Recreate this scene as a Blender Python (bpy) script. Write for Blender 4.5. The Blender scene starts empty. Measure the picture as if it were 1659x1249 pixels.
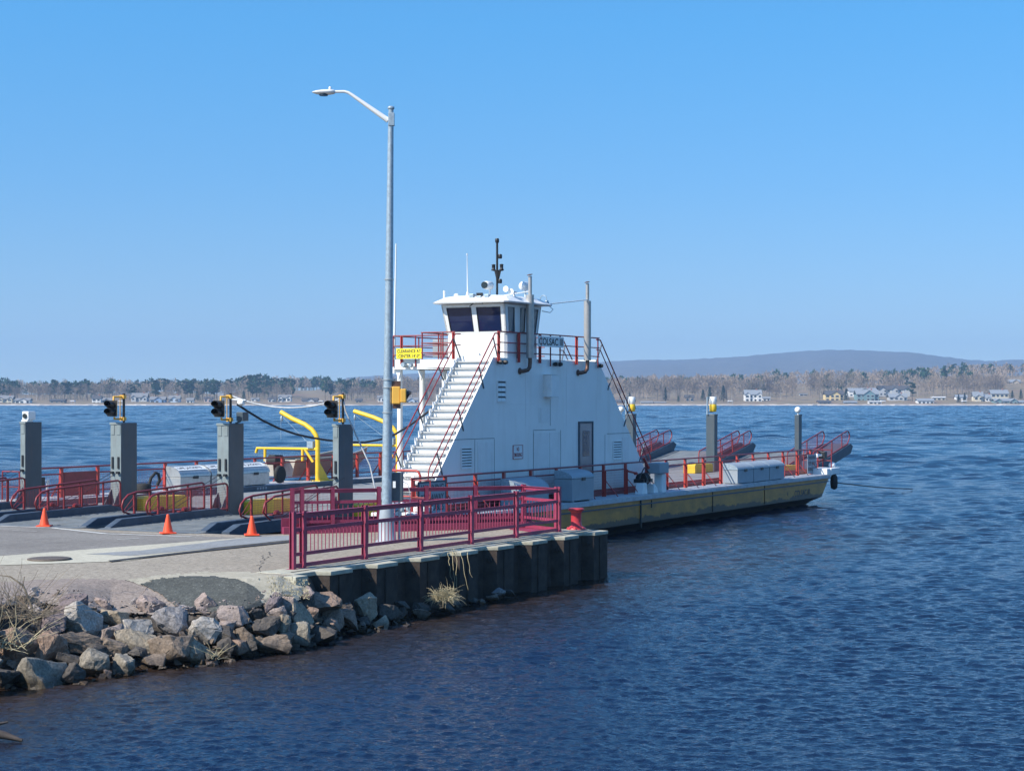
import bpy, math, random
from mathutils import Vector, Matrix
random.seed(7)
R = math.radians
sc = bpy.context.scene
COL = sc.collection
# ------------------------------------------------------------------ frames
# camera stands at (0,0,4.2) looking along +Y; water is z = 0, quay and deck z = 1.1
# "ferry frame": u along the ferry, n across it (towards the far side), origin O
F_PX, EYE, HOR, CX = 3000.0, 4.2, 647.0, 829.5
OX, OY, ANG = -2.50, 46.73, R(62)
UX, UY = math.cos(ANG), math.sin(ANG)
def wl(u, n, z=0.0): return Vector((OX + u*UX - n*UY, OY + u*UY + n*UX, z))
def lw(X, Y):
    dx, dy = X-OX, Y-OY
    return dx*UX+dy*UY, -dx*UY+dy*UX
def gp(px, py, z=0.0):                     # point of a horizontal plane seen at a photo pixel
    Y = F_PX*(EYE-z)/(py-HOR)
    return Vector(((px-CX)*Y/F_PX, Y, z))
def gpn(px, py, z=0.0):
    v = gp(px, py, z); return lw(v.x, v.y)
def far(px, py, Y): return Vector(((px-CX)*Y/F_PX, Y, EYE+(HOR-py)*Y/F_PX))

# ------------------------------------------------------------------ objects
def tag(o, label=None, cat=None, group=None, kind=None):
    if label: o['label'] = label
    if cat: o['category'] = cat
    if group: o['group'] = group
    if kind: o['kind'] = kind
    return o
def thing(name, label, cat, base=(0, 0, 0), group=None, frame='F'):
    o = bpy.data.objects.new(name, None); COL.objects.link(o)
    o.empty_display_size = 0.2
    if frame == 'F':
        o.location = wl(*base); o.rotation_euler = (0, 0, ANG)
    else:
        o.location = base
    BASE[o.name] = Vector(base)
    return tag(o, label, cat, group)
BASE = {}
class MB:
    def __init__(s): s.v = []; s.f = []; s.sm = []; s.mi = []; s.cur = 0
    def face(s, pts, smooth=False):
        i = len(s.v); s.v += [Vector(p) for p in pts]
        s.f.append(tuple(range(i, i+len(pts)))); s.sm.append(smooth); s.mi.append(s.cur)
    def add(s, vs, fs, smooth=False):
        i = len(s.v); s.v += [Vector(p) for p in vs]
        for f in fs: s.f.append(tuple(i+k for k in f)); s.sm.append(smooth); s.mi.append(s.cur)
    def box(s, x0, x1, y0, y1, z0, z1):
        if x0 > x1: x0, x1 = x1, x0
        if y0 > y1: y0, y1 = y1, y0
        if z0 > z1: z0, z1 = z1, z0
        s.add([(x0,y0,z0),(x1,y0,z0),(x1,y1,z0),(x0,y1,z0),(x0,y0,z1),(x1,y0,z1),(x1,y1,z1),(x0,y1,z1)],
              [(0,3,2,1),(4,5,6,7),(0,1,5,4),(1,2,6,5),(2,3,7,6),(3,0,4,7)])
        return s
    def prism(s, poly, d):                   # polygon (3D pts) extruded by vector d
        n = len(poly); d = Vector(d); a = [Vector(p) for p in poly]; b = [p+d for p in a]
        nn = Vector((0,0,0))
        for i in range(n): nn += (a[i]-a[0]).cross(a[(i+1) % n]-a[0])
        if nn.dot(d) > 0: a.reverse(); b.reverse()
        s.add(a+b, [tuple(range(n)), tuple(range(2*n-1, n-1, -1))] + [(i, n+i, n+(i+1) % n, (i+1) % n) for i in range(n)])
        return s
    def loft(s, rings, cap=True, smooth=False):
        n = len(rings[0]); vs = [p for r in rings for p in r]; fs = []
        for k in range(len(rings)-1):
            for i in range(n):
                j = (i+1) % n
                fs.append((k*n+i, k*n+j, (k+1)*n+j, (k+1)*n+i))
        s.add(vs, fs, smooth)
        if cap:
            s.face(list(reversed(rings[0]))); s.face(rings[-1])
        return s
    def tube(s, pts, r, seg=8, r1=None, closed=False, cap=True):
        pts = [Vector(p) for p in pts]; m = len(pts); rings = []
        up = Vector((0, 0, 1)); prev = None
        for i, p in enumerate(pts):
            if closed: d = pts[(i+1) % m]-pts[i-1]
            elif i == 0: d = pts[1]-pts[0]
            elif i == m-1: d = pts[-1]-pts[-2]
            else: d = (pts[i+1]-p).normalized()+(p-pts[i-1]).normalized()
            if d.length < 1e-9: d = Vector((0,0,1))
            d.normalize()
            if prev is None:
                a = d.orthogonal().normalized() if abs(d.dot(up)) > .98 else d.cross(up).normalized()
            else:
                a = (prev - d*prev.dot(d))
                a = a.normalized() if a.length > 1e-6 else d.orthogonal().normalized()
            prev = a; b = d.cross(a)
            rr = r if r1 is None else r+(r1-r)*i/(m-1)
            if isinstance(r, (list, tuple)): rr = r[i]
            rings.append([p+(a*math.cos(2*math.pi*k/seg)+b*math.sin(2*math.pi*k/seg))*rr for k in range(seg)])
        if closed: rings.append(rings[0]); cap = False
        s.loft(rings, cap, smooth=seg > 4)
        return s
    def bar(s, p, q, w, h=None):             # square bar
        h = h or w; p = Vector(p); q = Vector(q); d = (q-p).normalized()
        a = d.cross(Vector((0,0,1)))
        a = a.normalized() if a.length > 1e-4 else Vector((1,0,0))
        b = a.cross(d).normalized()
        ring = lambda c: [c+a*w/2-b*h/2, c+a*w/2+b*h/2, c-a*w/2+b*h/2, c-a*w/2-b*h/2]
        s.loft([ring(p), ring(q)]); return s
    def lathe(s, prof, c, seg=24, axis='z'):
        c = Vector(c); rings = []
        for r, h in prof:
            ring = []
            for k in range(seg):
                a = 2*math.pi*k/seg; x, y = r*math.cos(a), r*math.sin(a)
                if axis == 'z': ring.append(c+Vector((x, y, h)))
                elif axis == 'x': ring.append(c+Vector((h, x, y)))
                else: ring.append(c+Vector((y, h, x)))
            rings.append(ring)
        s.loft(rings, True, smooth=True); return s
    def text(s, st, org, xd, yd, width, height, depth=.004):
        cu = bpy.data.curves.new('t', 'FONT'); cu.body = st; cu.align_x = 'LEFT'; cu.offset = .022
        cu.space_line = 1.05
        ob = bpy.data.objects.new('t', cu); COL.objects.link(ob)
        dg = bpy.context.evaluated_depsgraph_get(); dg.update()
        me = bpy.data.meshes.new_from_object(ob.evaluated_get(dg))
        xs = [v.co.x for v in me.vertices]; ys = [v.co.y for v in me.vertices]
        x0, x1, y0, y1 = min(xs), max(xs), min(ys), max(ys)
        org = Vector(org); xd = Vector(xd).normalized(); yd = Vector(yd).normalized(); nd = xd.cross(yd)
        vs = [org+xd*((v.co.x-x0)/(x1-x0)*width)+yd*((v.co.y-y0)/(y1-y0)*height)+nd*depth for v in me.vertices]
        s.add(vs, [tuple(p.vertices) for p in me.polygons])
        bpy.data.objects.remove(ob); bpy.data.curves.remove(cu); bpy.data.meshes.remove(me)
        return s
    def mesh(s, name, mats, off=Vector((0,0,0))):
        me = bpy.data.meshes.new(name)
        me.from_pydata([tuple(v-off) for v in s.v], [], s.f)
        if not isinstance(mats, (list, tuple)): mats = [mats]
        for m in mats: me.materials.append(m)
        me.polygons.foreach_set('use_smooth', s.sm)
        me.polygons.foreach_set('material_index', [min(i, len(mats)-1) for i in s.mi])
        me.update(); return me
    def build(s, name, mats, parent=None, bevel=0, off=None, base=None):
        if off is None:
            off = Vector((0,0,0))
            if parent is not None:
                p = parent
                while p.parent: p = p.parent
                off = BASE.get(p.name, off)
            if base is not None: off = Vector(base)
        o = bpy.data.objects.new(name, s.mesh(name, mats, off)); COL.objects.link(o)
        if parent is not None: o.parent = parent
        if bevel:
            b = o.modifiers.new('bevel', 'BEVEL'); b.width = bevel; b.segments = 2; b.limit_method = 'ANGLE'; b.angle_limit = R(40)
        return o
def single(mb, name, mats, label, cat, base, group=None, frame='F', bevel=0, kind=None):
    o = mb.build(name, mats, bevel=bevel, base=base)
    if frame == 'F': o.location = wl(*base); o.rotation_euler = (0,0,ANG)
    else: o.location = base
    return tag(o, label, cat, group, kind)
def copy_tree(o, parent=None):
    c = o.copy(); COL.objects.link(c); c.parent = parent
    for ch in list(o.children): copy_tree(ch, c)
    return c

# ------------------------------------------------------------------ materials
def nt(name):
    m = bpy.data.materials.new(name); m.use_nodes = True
    t = m.node_tree; b = t.nodes['Principled BSDF']
    return m, t, b
def N(t, ty, **kw):
    n = t.nodes.new(ty)
    for k, v in kw.items():
        if k.startswith('i_'): n.inputs[k[2:].replace('_', ' ')].default_value = v
        else: setattr(n, k, v)
    return n
def ramp(t, fac, stops):
    r = t.nodes.new('ShaderNodeValToRGB'); e = r.color_ramp.elements
    while len(e) > len(stops): e.remove(e[-1])
    while len(e) < len(stops): e.new(1)
    for el, (p, c) in zip(e, stops):
        el.position = p; el.color = (c[0], c[1], c[2], 1)
    t.links.new(fac, r.inputs[0]); return r
def paint(name, col, rough=.5, metal=0.0, var=.18, scale=3.0, grime=None, gscale=1.2, gamt=.5, stretch=None, bump=0.0, bscale=40, spec=.5):
    m, t, b = nt(name); L = t.links
    tc = N(t, 'ShaderNodeTexCoord'); vec = tc.outputs['Object']
    n1 = N(t, 'ShaderNodeTexNoise', i_Scale=scale, i_Detail=6, i_Roughness=.65)
    L.new(vec, n1.inputs['Vector'])
    lo = [c*(1-var) for c in col]; hi = [min(1, c*(1+var)) for c in col]
    r = ramp(t, n1.outputs['Fac'], [(.3, lo), (.7, hi)])
    out = r.outputs[0]
    if grime:
        mp = N(t, 'ShaderNodeMapping'); mp.inputs['Scale'].default_value = stretch or (1, 1, 1)
        L.new(vec, mp.inputs['Vector'])
        n2 = N(t, 'ShaderNodeTexNoise', i_Scale=gscale, i_Detail=8, i_Roughness=.7)
        L.new(mp.outputs[0], n2.inputs['Vector'])
        r2 = ramp(t, n2.outputs['Fac'], [(.5, (0,0,0)), (.72, (gamt,)*3)])
        mx = N(t, 'ShaderNodeMixRGB'); L.new(r2.outputs[0], mx.inputs[0]); L.new(out, mx.inputs[1])
        mx.inputs[2].default_value = (*grime, 1); out = mx.outputs[0]
    L.new(out, b.inputs['Base Color'])
    b.inputs['Roughness'].default_value = rough; b.inputs['Metallic'].default_value = metal
    b.inputs['Specular IOR Level'].default_value = spec
    if bump:
        n3 = N(t, 'ShaderNodeTexNoise', i_Scale=bscale, i_Detail=4); L.new(vec, n3.inputs['Vector'])
        bp = N(t, 'ShaderNodeBump', i_Strength=bump, i_Distance=.02); L.new(n3.outputs['Fac'], bp.inputs['Height'])
        L.new(bp.outputs[0], b.inputs['Normal'])
    return m
def ground_mat(name, c1, c2, speck, stain=None, sc1=70, samt=.6, bump=.4, big=.5):
    m, t, b = nt(name); L = t.links
    vec = N(t, 'ShaderNodeTexCoord').outputs['Object']
    v = N(t, 'ShaderNodeTexNoise', i_Scale=sc1, i_Detail=4, i_Roughness=.8); L.new(vec, v.inputs['Vector'])
    r = ramp(t, v.outputs['Fac'], [(.34, c1), (.50, c2), (.60, c2), (.70, speck)])
    n = N(t, 'ShaderNodeTexNoise', i_Scale=big, i_Detail=8, i_Roughness=.65); L.new(vec, n.inputs['Vector'])
    rs = ramp(t, n.outputs['Fac'], [(.44, (0,0,0)), (.66, (samt,)*3)])
    mx = N(t, 'ShaderNodeMixRGB'); L.new(rs.outputs[0], mx.inputs[0]); L.new(r.outputs[0], mx.inputs[1])
    mx.inputs[2].default_value = (*(stain or [c*.6 for c in c1]), 1)
    n2 = N(t, 'ShaderNodeTexNoise', i_Scale=9, i_Detail=5); L.new(vec, n2.inputs['Vector'])
    mx2 = N(t, 'ShaderNodeMixRGB', blend_type='MULTIPLY'); mx2.inputs[0].default_value = .5
    r3 = ramp(t, n2.outputs['Fac'], [(.3, (.6,.6,.6)), (.7, (1.15,1.15,1.15))])
    L.new(mx.outputs[0], mx2.inputs[1]); L.new(r3.outputs[0], mx2.inputs[2])
    L.new(mx2.outputs[0], b.inputs['Base Color']); b.inputs['Roughness'].default_value = .95
    b.inputs['Specular IOR Level'].default_value = .2
    bp = N(t, 'ShaderNodeBump', i_Strength=bump, i_Distance=.01); L.new(v.outputs['Fac'], bp.inputs['Height'])
    L.new(bp.outputs[0], b.inputs['Normal'])
    return m
M = {}
M['white'] = paint('white_paint', (.78,.79,.77), .45, var=.05, grime=(.42,.36,.28), gscale=2.2, gamt=.22, stretch=(2,2,.25))
M['wall'] = paint('tower_paint', (.79,.79,.76), .42, var=.05, scale=.8, grime=(.42,.33,.24), gscale=1.3, gamt=.22, stretch=(1.6,1.6,.22), bump=.2, bscale=1.3)
M['seam'] = paint('dark_seam_gasket', (.10,.12,.13), .8)  # dark joint tone for panel seams, door edges and a vent backing
M['panel'] = paint('panel_paint', (.75,.75,.73), .42, var=.05, grime=(.35,.27,.2), gscale=2.2, gamt=.3, stretch=(3,3,.2))
M['red'] = paint('red_rail_paint', (.235,.026,.030), .42, var=.22, scale=5, grime=(.16,.03,.02), gscale=4, gamt=.5)
M['redlight'] = paint('sunlit_red_paint', (.40,.045,.035), .42, var=.15, scale=5)  # lit copy of the rail red, sunlight put into the post colour
M['magenta'] = paint('crimson_fence_paint', (.27,.034,.078), .5, var=.16, scale=6, grime=(.14,.05,.04), gscale=9, gamt=.4)
M['rampdeck'] = paint('ramp_plate', (.135,.150,.155), .7, var=.3, scale=2, grime=(.25,.24,.22), gscale=2.5, gamt=.6)
M['postface'] = paint('sunlit_post_face', (.20,.245,.25), .6, var=.12, scale=3, grime=(.12,.09,.07), gscale=3, gamt=.4, stretch=(2,2,.3))  # lighter than the post body, putting sunlight into the colour of the fronts
M['post'] = paint('blue_grey_steel_paint', (.050,.074,.092), .5, var=.12, scale=2.5, grime=(.12,.09,.07), gscale=2.5, gamt=.35, stretch=(2,2,.3))  # darkened so the post sides carry their shade in the colour
M['navy'] = paint('dark_steel_paint', (.055,.075,.10), .55, var=.25, scale=5)
M['deck'] = paint('steel_deck', (.24,.25,.24), .75, var=.18, scale=1.5, grime=(.12,.10,.09), gscale=.8, gamt=.6, bump=.2, bscale=60)
M['deckedge'] = paint('pale_deck_edge', (.42,.44,.46), .6, var=.15, scale=4, grime=(.2,.18,.16), gscale=3, gamt=.5)
M['hull'] = paint('mustard_hull_paint', (.46,.20,.028), .5, var=.22, scale=1.6, grime=(.10,.06,.03), gscale=1.4, gamt=.6, stretch=(.5,.5,2.2))
def hull_dirt(m):                          # slime and scum line that creeps up unevenly from the water
    t = m.node_tree; L = t.links; b = t.nodes['Principled BSDF']; src = b.inputs['Base Color'].links[0].from_socket
    tc = N(t, 'ShaderNodeTexCoord'); sx = N(t, 'ShaderNodeSeparateXYZ'); L.new(tc.outputs['Object'], sx.inputs[0])
    n = N(t, 'ShaderNodeTexNoise', i_Scale=.9, i_Detail=8, i_Roughness=.7); L.new(tc.outputs['Object'], n.inputs['Vector'])
    a = N(t, 'ShaderNodeMath', operation='MULTIPLY'); a.inputs[1].default_value = .66; L.new(n.outputs['Fac'], a.inputs[0])
    s_ = N(t, 'ShaderNodeMath', operation='SUBTRACT'); L.new(sx.outputs[2], s_.inputs[0]); L.new(a.outputs[0], s_.inputs[1])
    r = ramp(t, s_.outputs[0], [(0, (.92,)*3), (.07, (.85,)*3), (.12, (0,0,0))])
    mx = N(t, 'ShaderNodeMixRGB'); L.new(r.outputs[0], mx.inputs[0]); L.new(src, mx.inputs[1]); mx.inputs[2].default_value = (.022,.02,.014,1); L.new(mx.outputs[0], b.inputs['Base Color'])
hull_dirt(M['hull'])
M['hullblack'] = paint('black_bottom_paint', (.02,.02,.018), .6, var=.4)
M['yellow'] = paint('yellow_paint', (.80,.52,.025), .45, var=.1, scale=4, grime=(.3,.17,.03), gscale=5, gamt=.3)
M['yellowsign'] = paint('yellow_sign_face', (.85,.72,.02), .5, var=.03)
M['signal'] = paint('signal_yellow', (.72,.40,.06), .5, var=.08)
M['black'] = paint('black_plastic', (.015,.015,.017), .45, var=.2)
M['rubber'] = paint('black_rubber', (.02,.02,.02), .8, var=.3)
M['signwhite'] = paint('sign_white', (.75,.77,.76), .5, var=.05)
M['signgrey'] = paint('sign_weathered', (.29,.33,.36), .5, var=.08)
M['ink'] = paint('sign_lettering', (.012,.016,.03), .5, var=.1)
M['inkred'] = paint('sign_red_lettering', (.35,.03,.03), .5, var=.1)
M['alu'] = paint('brushed_aluminium', (.50,.50,.48), .38, metal=.65, var=.15, scale=6, grime=(.22,.2,.17), gscale=4, gamt=.4)
M['tread'] = paint('shaded_tread_paint', (.50,.51,.50), .6, var=.1)  # treads greyed to put the stair's shading into their colour
M['galv'] = paint('galvanised_steel', (.34,.42,.47), .42, metal=.35, var=.22, scale=14, grime=(.2,.22,.24), gscale=30, gamt=.5)
M['lampwhite'] = paint('lamp_housing', (.74,.74,.72), .4, var=.04)
M['chrome'] = paint('exhaust_steel', (.42,.41,.39), .4, metal=.35, var=.15, scale=5, grime=(.2,.14,.08), gscale=5, gamt=.4)
M['burnt'] = paint('burnt_exhaust', (.13,.07,.05), .5, metal=.4, var=.4, scale=9)
M['door'] = paint('steel_door', (.24,.22,.24), .35, metal=.5, var=.12, scale=3)
M['orange'] = paint('cone_orange', (.85,.085,.02), .5, var=.08, scale=8)
M['concrete'] = paint('concrete', (.42,.40,.31), .9, var=.22, scale=5, grime=(.22,.2,.15), gscale=1.6, gamt=.6, bump=.3, bscale=50)
M['pile'] = paint('rusted_sheet_pile', (.060,.047,.039), .85, spec=.15, var=.35, scale=4, grime=(.045,.035,.03), gscale=2, gamt=.7, stretch=(1,1,.4), bump=.2, bscale=30)
M['bollard'] = paint('red_bollard_paint', (.46,.035,.045), .4, var=.15, scale=8)
M['boatgreen'] = paint('skiff_paint', (.24,.20,.15), .5, var=.15, scale=3)
M['boatin'] = paint('skiff_pale', (.5,.47,.4), .5, var=.12, scale=3)
M['tan'] = paint('tan_enamel', (.45,.40,.30), .5, var=.12)
M['cable'] = paint('cable_sheath', (.02,.02,.025), .6, var=.2)
M['cablewhite'] = paint('pale_cable', (.45,.47,.48), .6, var=.3)
M['straw'] = paint('dry_straw', (.42,.36,.22), .9, var=.35, scale=8)
M['twig'] = paint('dry_twigs', (.20,.16,.11), .9, var=.4, scale=8)
M['wood'] = paint('wet_driftwood', (.06,.045,.035), .7, var=.4, scale=10)
M['blue'] = paint('blue_plastic', (.02,.13,.55), .4, var=.05)
def glass(name, col, rough=.06):
    m, t, b = nt(name)
    b.inputs['Base Color'].default_value = (*col, 1); b.inputs['Roughness'].default_value = rough
    b.inputs['Specular IOR Level'].default_value = .6; b.inputs['IOR'].default_value = 1.5
    return m
M['glass'] = glass('tinted_window_glass', (.010,.018,.06))
M['glassside'] = glass('side_window_glass', (.05,.08,.11))
M['lensred'] = glass('dark_red_lens', (.06,.008,.01), .2)
M['lens'] = glass('dark_lens', (.015,.02,.02), .15)
# ground
M['asphalt'] = ground_mat('worn_asphalt', (.15,.13,.10), (.35,.305,.24), (.64,.58,.47), (.25,.215,.165), 17, .5)
M['roadgrey'] = ground_mat('grey_asphalt', (.17,.155,.14), (.25,.235,.21), (.38,.36,.33), (.16,.145,.13), 24, .7)
M['pinkgravel'] = ground_mat('pink_gravel', (.16,.13,.11), (.29,.24,.205), (.50,.44,.37), (.30,.26,.21), 24, .5, .8)
M['darkgravel'] = ground_mat('dark_gravel', (.045,.05,.048), (.095,.10,.09), (.34,.34,.31), (.05,.05,.045), 26, .4, 1)
M['creampad'] = ground_mat('cream_concrete_strip', (.42,.39,.30), (.50,.47,.37), (.56,.53,.43), (.36,.33,.26), 40, .5, .2)
M['greypad'] = ground_mat('grey_concrete_strip', (.24,.25,.25), (.28,.29,.29), (.33,.34,.34), (.19,.19,.19), 40, .4, .2)
M['sandedge'] = ground_mat('sandy_edge', (.34,.31,.23), (.44,.40,.31), (.55,.51,.42), (.28,.25,.18), 24, .5, .8, big=1.5)
M['soil'] = ground_mat('dark_bank_soil', (.035,.030,.025), (.075,.065,.055), (.16,.14,.12), (.03,.025,.02), 14, .5, 1)
M['whitewear'] = paint('worn_white_paint', (.52,.51,.46), .8, var=.2, scale=10, grime=(.25,.24,.22), gscale=6, gamt=.9)
M['tar'] = paint('tar_line', (.035,.033,.03), .8, var=.3)
M['plate'] = paint('rusty_cover_plate', (.11,.085,.065), .7, var=.3, scale=12)

# ------------------------------------------------------------------ camera, world, sun
cam = bpy.data.cameras.new('camera'); camo = bpy.data.objects.new('camera', cam); COL.objects.link(camo)
camo.location = (0, 0, EYE); camo.rotation_euler = (R(90), 0, 0)
cam.sensor_width = 36; cam.lens = 36*F_PX/1659
cam.shift_y = (HOR-624.5)/1659; cam.clip_end = 30000; cam.clip_start = .1
sc.camera = camo
to_sun = Vector((-.772, -.497, .80)).normalized()
el = math.asin(to_sun.z); az = math.atan2(to_sun.x, to_sun.y)
w = bpy.data.worlds.new('World'); sc.world = w; w.use_nodes = True
wt = w.node_tree; bg = wt.nodes['Background']
sky = wt.nodes.new('ShaderNodeTexSky'); sky.sky_type = 'NISHITA'; sky.sun_disc = False
sky.sun_elevation = el; sky.sun_rotation = az; sky.altitude = 200
sky.air_density = 1.0; sky.dust_density = .1; sky.ozone_density = 3.0
tcw = wt.nodes.new('ShaderNodeTexCoord'); mpw = wt.nodes.new('ShaderNodeMapping')   # lift the look-up so the band near the horizon stays clear blue
mpw.inputs['Scale'].default_value = (1, 1, 1.35); mpw.inputs['Location'].default_value = (0, 0, .085)
wt.links.new(tcw.outputs['Generated'], mpw.inputs['Vector']); wt.links.new(mpw.outputs[0], sky.inputs[0])
hs_ = wt.nodes.new('ShaderNodeHueSaturation'); hs_.inputs['Saturation'].default_value = 1.12
tint = wt.nodes.new('ShaderNodeMixRGB'); tint.blend_type = 'MULTIPLY'; tint.inputs[0].default_value = 1
sep = wt.nodes.new('ShaderNodeSeparateXYZ'); wt.links.new(tcw.outputs['Generated'], sep.inputs[0])
rt = ramp(wt, sep.outputs[2], [(0, (.80,.66,.56)), (.03, (.75,.66,.59)), (.115, (.57,.78,.81)), (.20, (.48,.93,1.0)), (.45, (.60,1.0,1.1)), (.9, (1.15,1.4,1.5))])
wt.links.new(sky.outputs[0], hs_.inputs['Color']); wt.links.new(hs_.outputs[0], tint.inputs[1]); wt.links.new(rt.outputs[0], tint.inputs[2]); wt.links.new(tint.outputs[0], bg.inputs[0]); bg.inputs[1].default_value = .125
sl = bpy.data.lights.new('sun', 'SUN'); sl.energy = 3.7; sl.angle = R(.5); sl.color = (1, .93, .82)
slo = bpy.data.objects.new('sun', sl); COL.objects.link(slo)
slo.rotation_euler = to_sun.to_track_quat('Z', 'Y').to_euler(); slo.location = (-40, -30, 60)
sc.view_settings.view_transform = 'Standard'; sc.view_settings.look = 'None'
sc.view_settings.exposure = 0.9; sc.view_settings.gamma = 1
sc.cycles.volume_bounces = 0; sc.cycles.max_bounces = 8; sc.cycles.transparent_max_bounces = 8

# ------------------------------------------------------------------ water
def water_mat():
    m, t, b = nt('lake_water'); L = t.links
    b.inputs['Base Color'].default_value = (.006, .015, .032, 1)
    b.inputs['Roughness'].default_value = .07; b.inputs['IOR'].default_value = 1.33
    b.inputs['Specular IOR Level'].default_value = .5
    tc = N(t, 'ShaderNodeTexCoord')
    # tea-coloured shallows along the rubble bank, with brown reflections put into the colour
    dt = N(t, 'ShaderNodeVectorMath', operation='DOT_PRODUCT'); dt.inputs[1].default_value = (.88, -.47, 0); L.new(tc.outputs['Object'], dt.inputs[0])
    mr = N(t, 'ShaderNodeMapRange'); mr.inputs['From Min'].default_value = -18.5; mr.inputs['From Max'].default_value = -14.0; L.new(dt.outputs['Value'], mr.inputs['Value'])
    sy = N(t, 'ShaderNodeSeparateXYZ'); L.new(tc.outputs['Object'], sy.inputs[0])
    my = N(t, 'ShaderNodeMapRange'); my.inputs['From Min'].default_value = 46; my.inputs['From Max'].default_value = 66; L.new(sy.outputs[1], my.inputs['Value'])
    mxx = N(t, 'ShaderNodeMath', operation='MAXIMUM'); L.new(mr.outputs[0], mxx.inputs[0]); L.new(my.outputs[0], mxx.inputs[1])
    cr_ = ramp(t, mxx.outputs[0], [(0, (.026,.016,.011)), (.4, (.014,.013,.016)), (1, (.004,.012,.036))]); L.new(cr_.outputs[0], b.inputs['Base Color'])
    def wave(scale, rot, sx, sy, det=3, dist=.3):
        mp = N(t, 'ShaderNodeMapping'); mp.inputs['Rotation'].default_value = (0, 0, R(rot)); mp.inputs['Scale'].default_value = (sx, sy, 1)
        L.new(tc.outputs['Object'], mp.inputs['Vector'])
        n = N(t, 'ShaderNodeTexNoise', i_Scale=scale, i_Detail=det, i_Roughness=.55, i_Distortion=dist)
        L.new(mp.outputs[0], n.inputs['Vector']); return n.outputs['Fac']
    def mul(a, k):
        x = N(t, 'ShaderNodeMath', operation='MULTIPLY'); L.new(a, x.inputs[0])
        if isinstance(k, float): x.inputs[1].default_value = k
        else: L.new(k, x.inputs[1])
        return x.outputs[0]
    def add(a, c):
        x = N(t, 'ShaderNodeMath', operation='ADD'); L.new(a, x.inputs[0]); L.new(c, x.inputs[1]); return x.outputs[0]
    sml = mul(wave(7.0, 22, .85, 1.0, 3, .6), .045)
    tiny = mul(wave(19, -20, .9, 1.0, 3, .6), .018)
    patch = wave(.035, 5, .5, 1.0, 4, .8)                 # gusts: calmer and rougher areas
    pr = ramp(t, patch, [(.35, (.5,)*3), (.65, (1.2,)*3)])
    h = mul(add(sml, tiny), pr.outputs[0])
    bp = N(t, 'ShaderNodeBump', i_Strength=1.0, i_Distance=1.0); L.new(h, bp.inputs['Height'])
    L.new(bp.outputs[0], b.inputs['Normal'])
    return m
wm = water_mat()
import numpy as np
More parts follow.
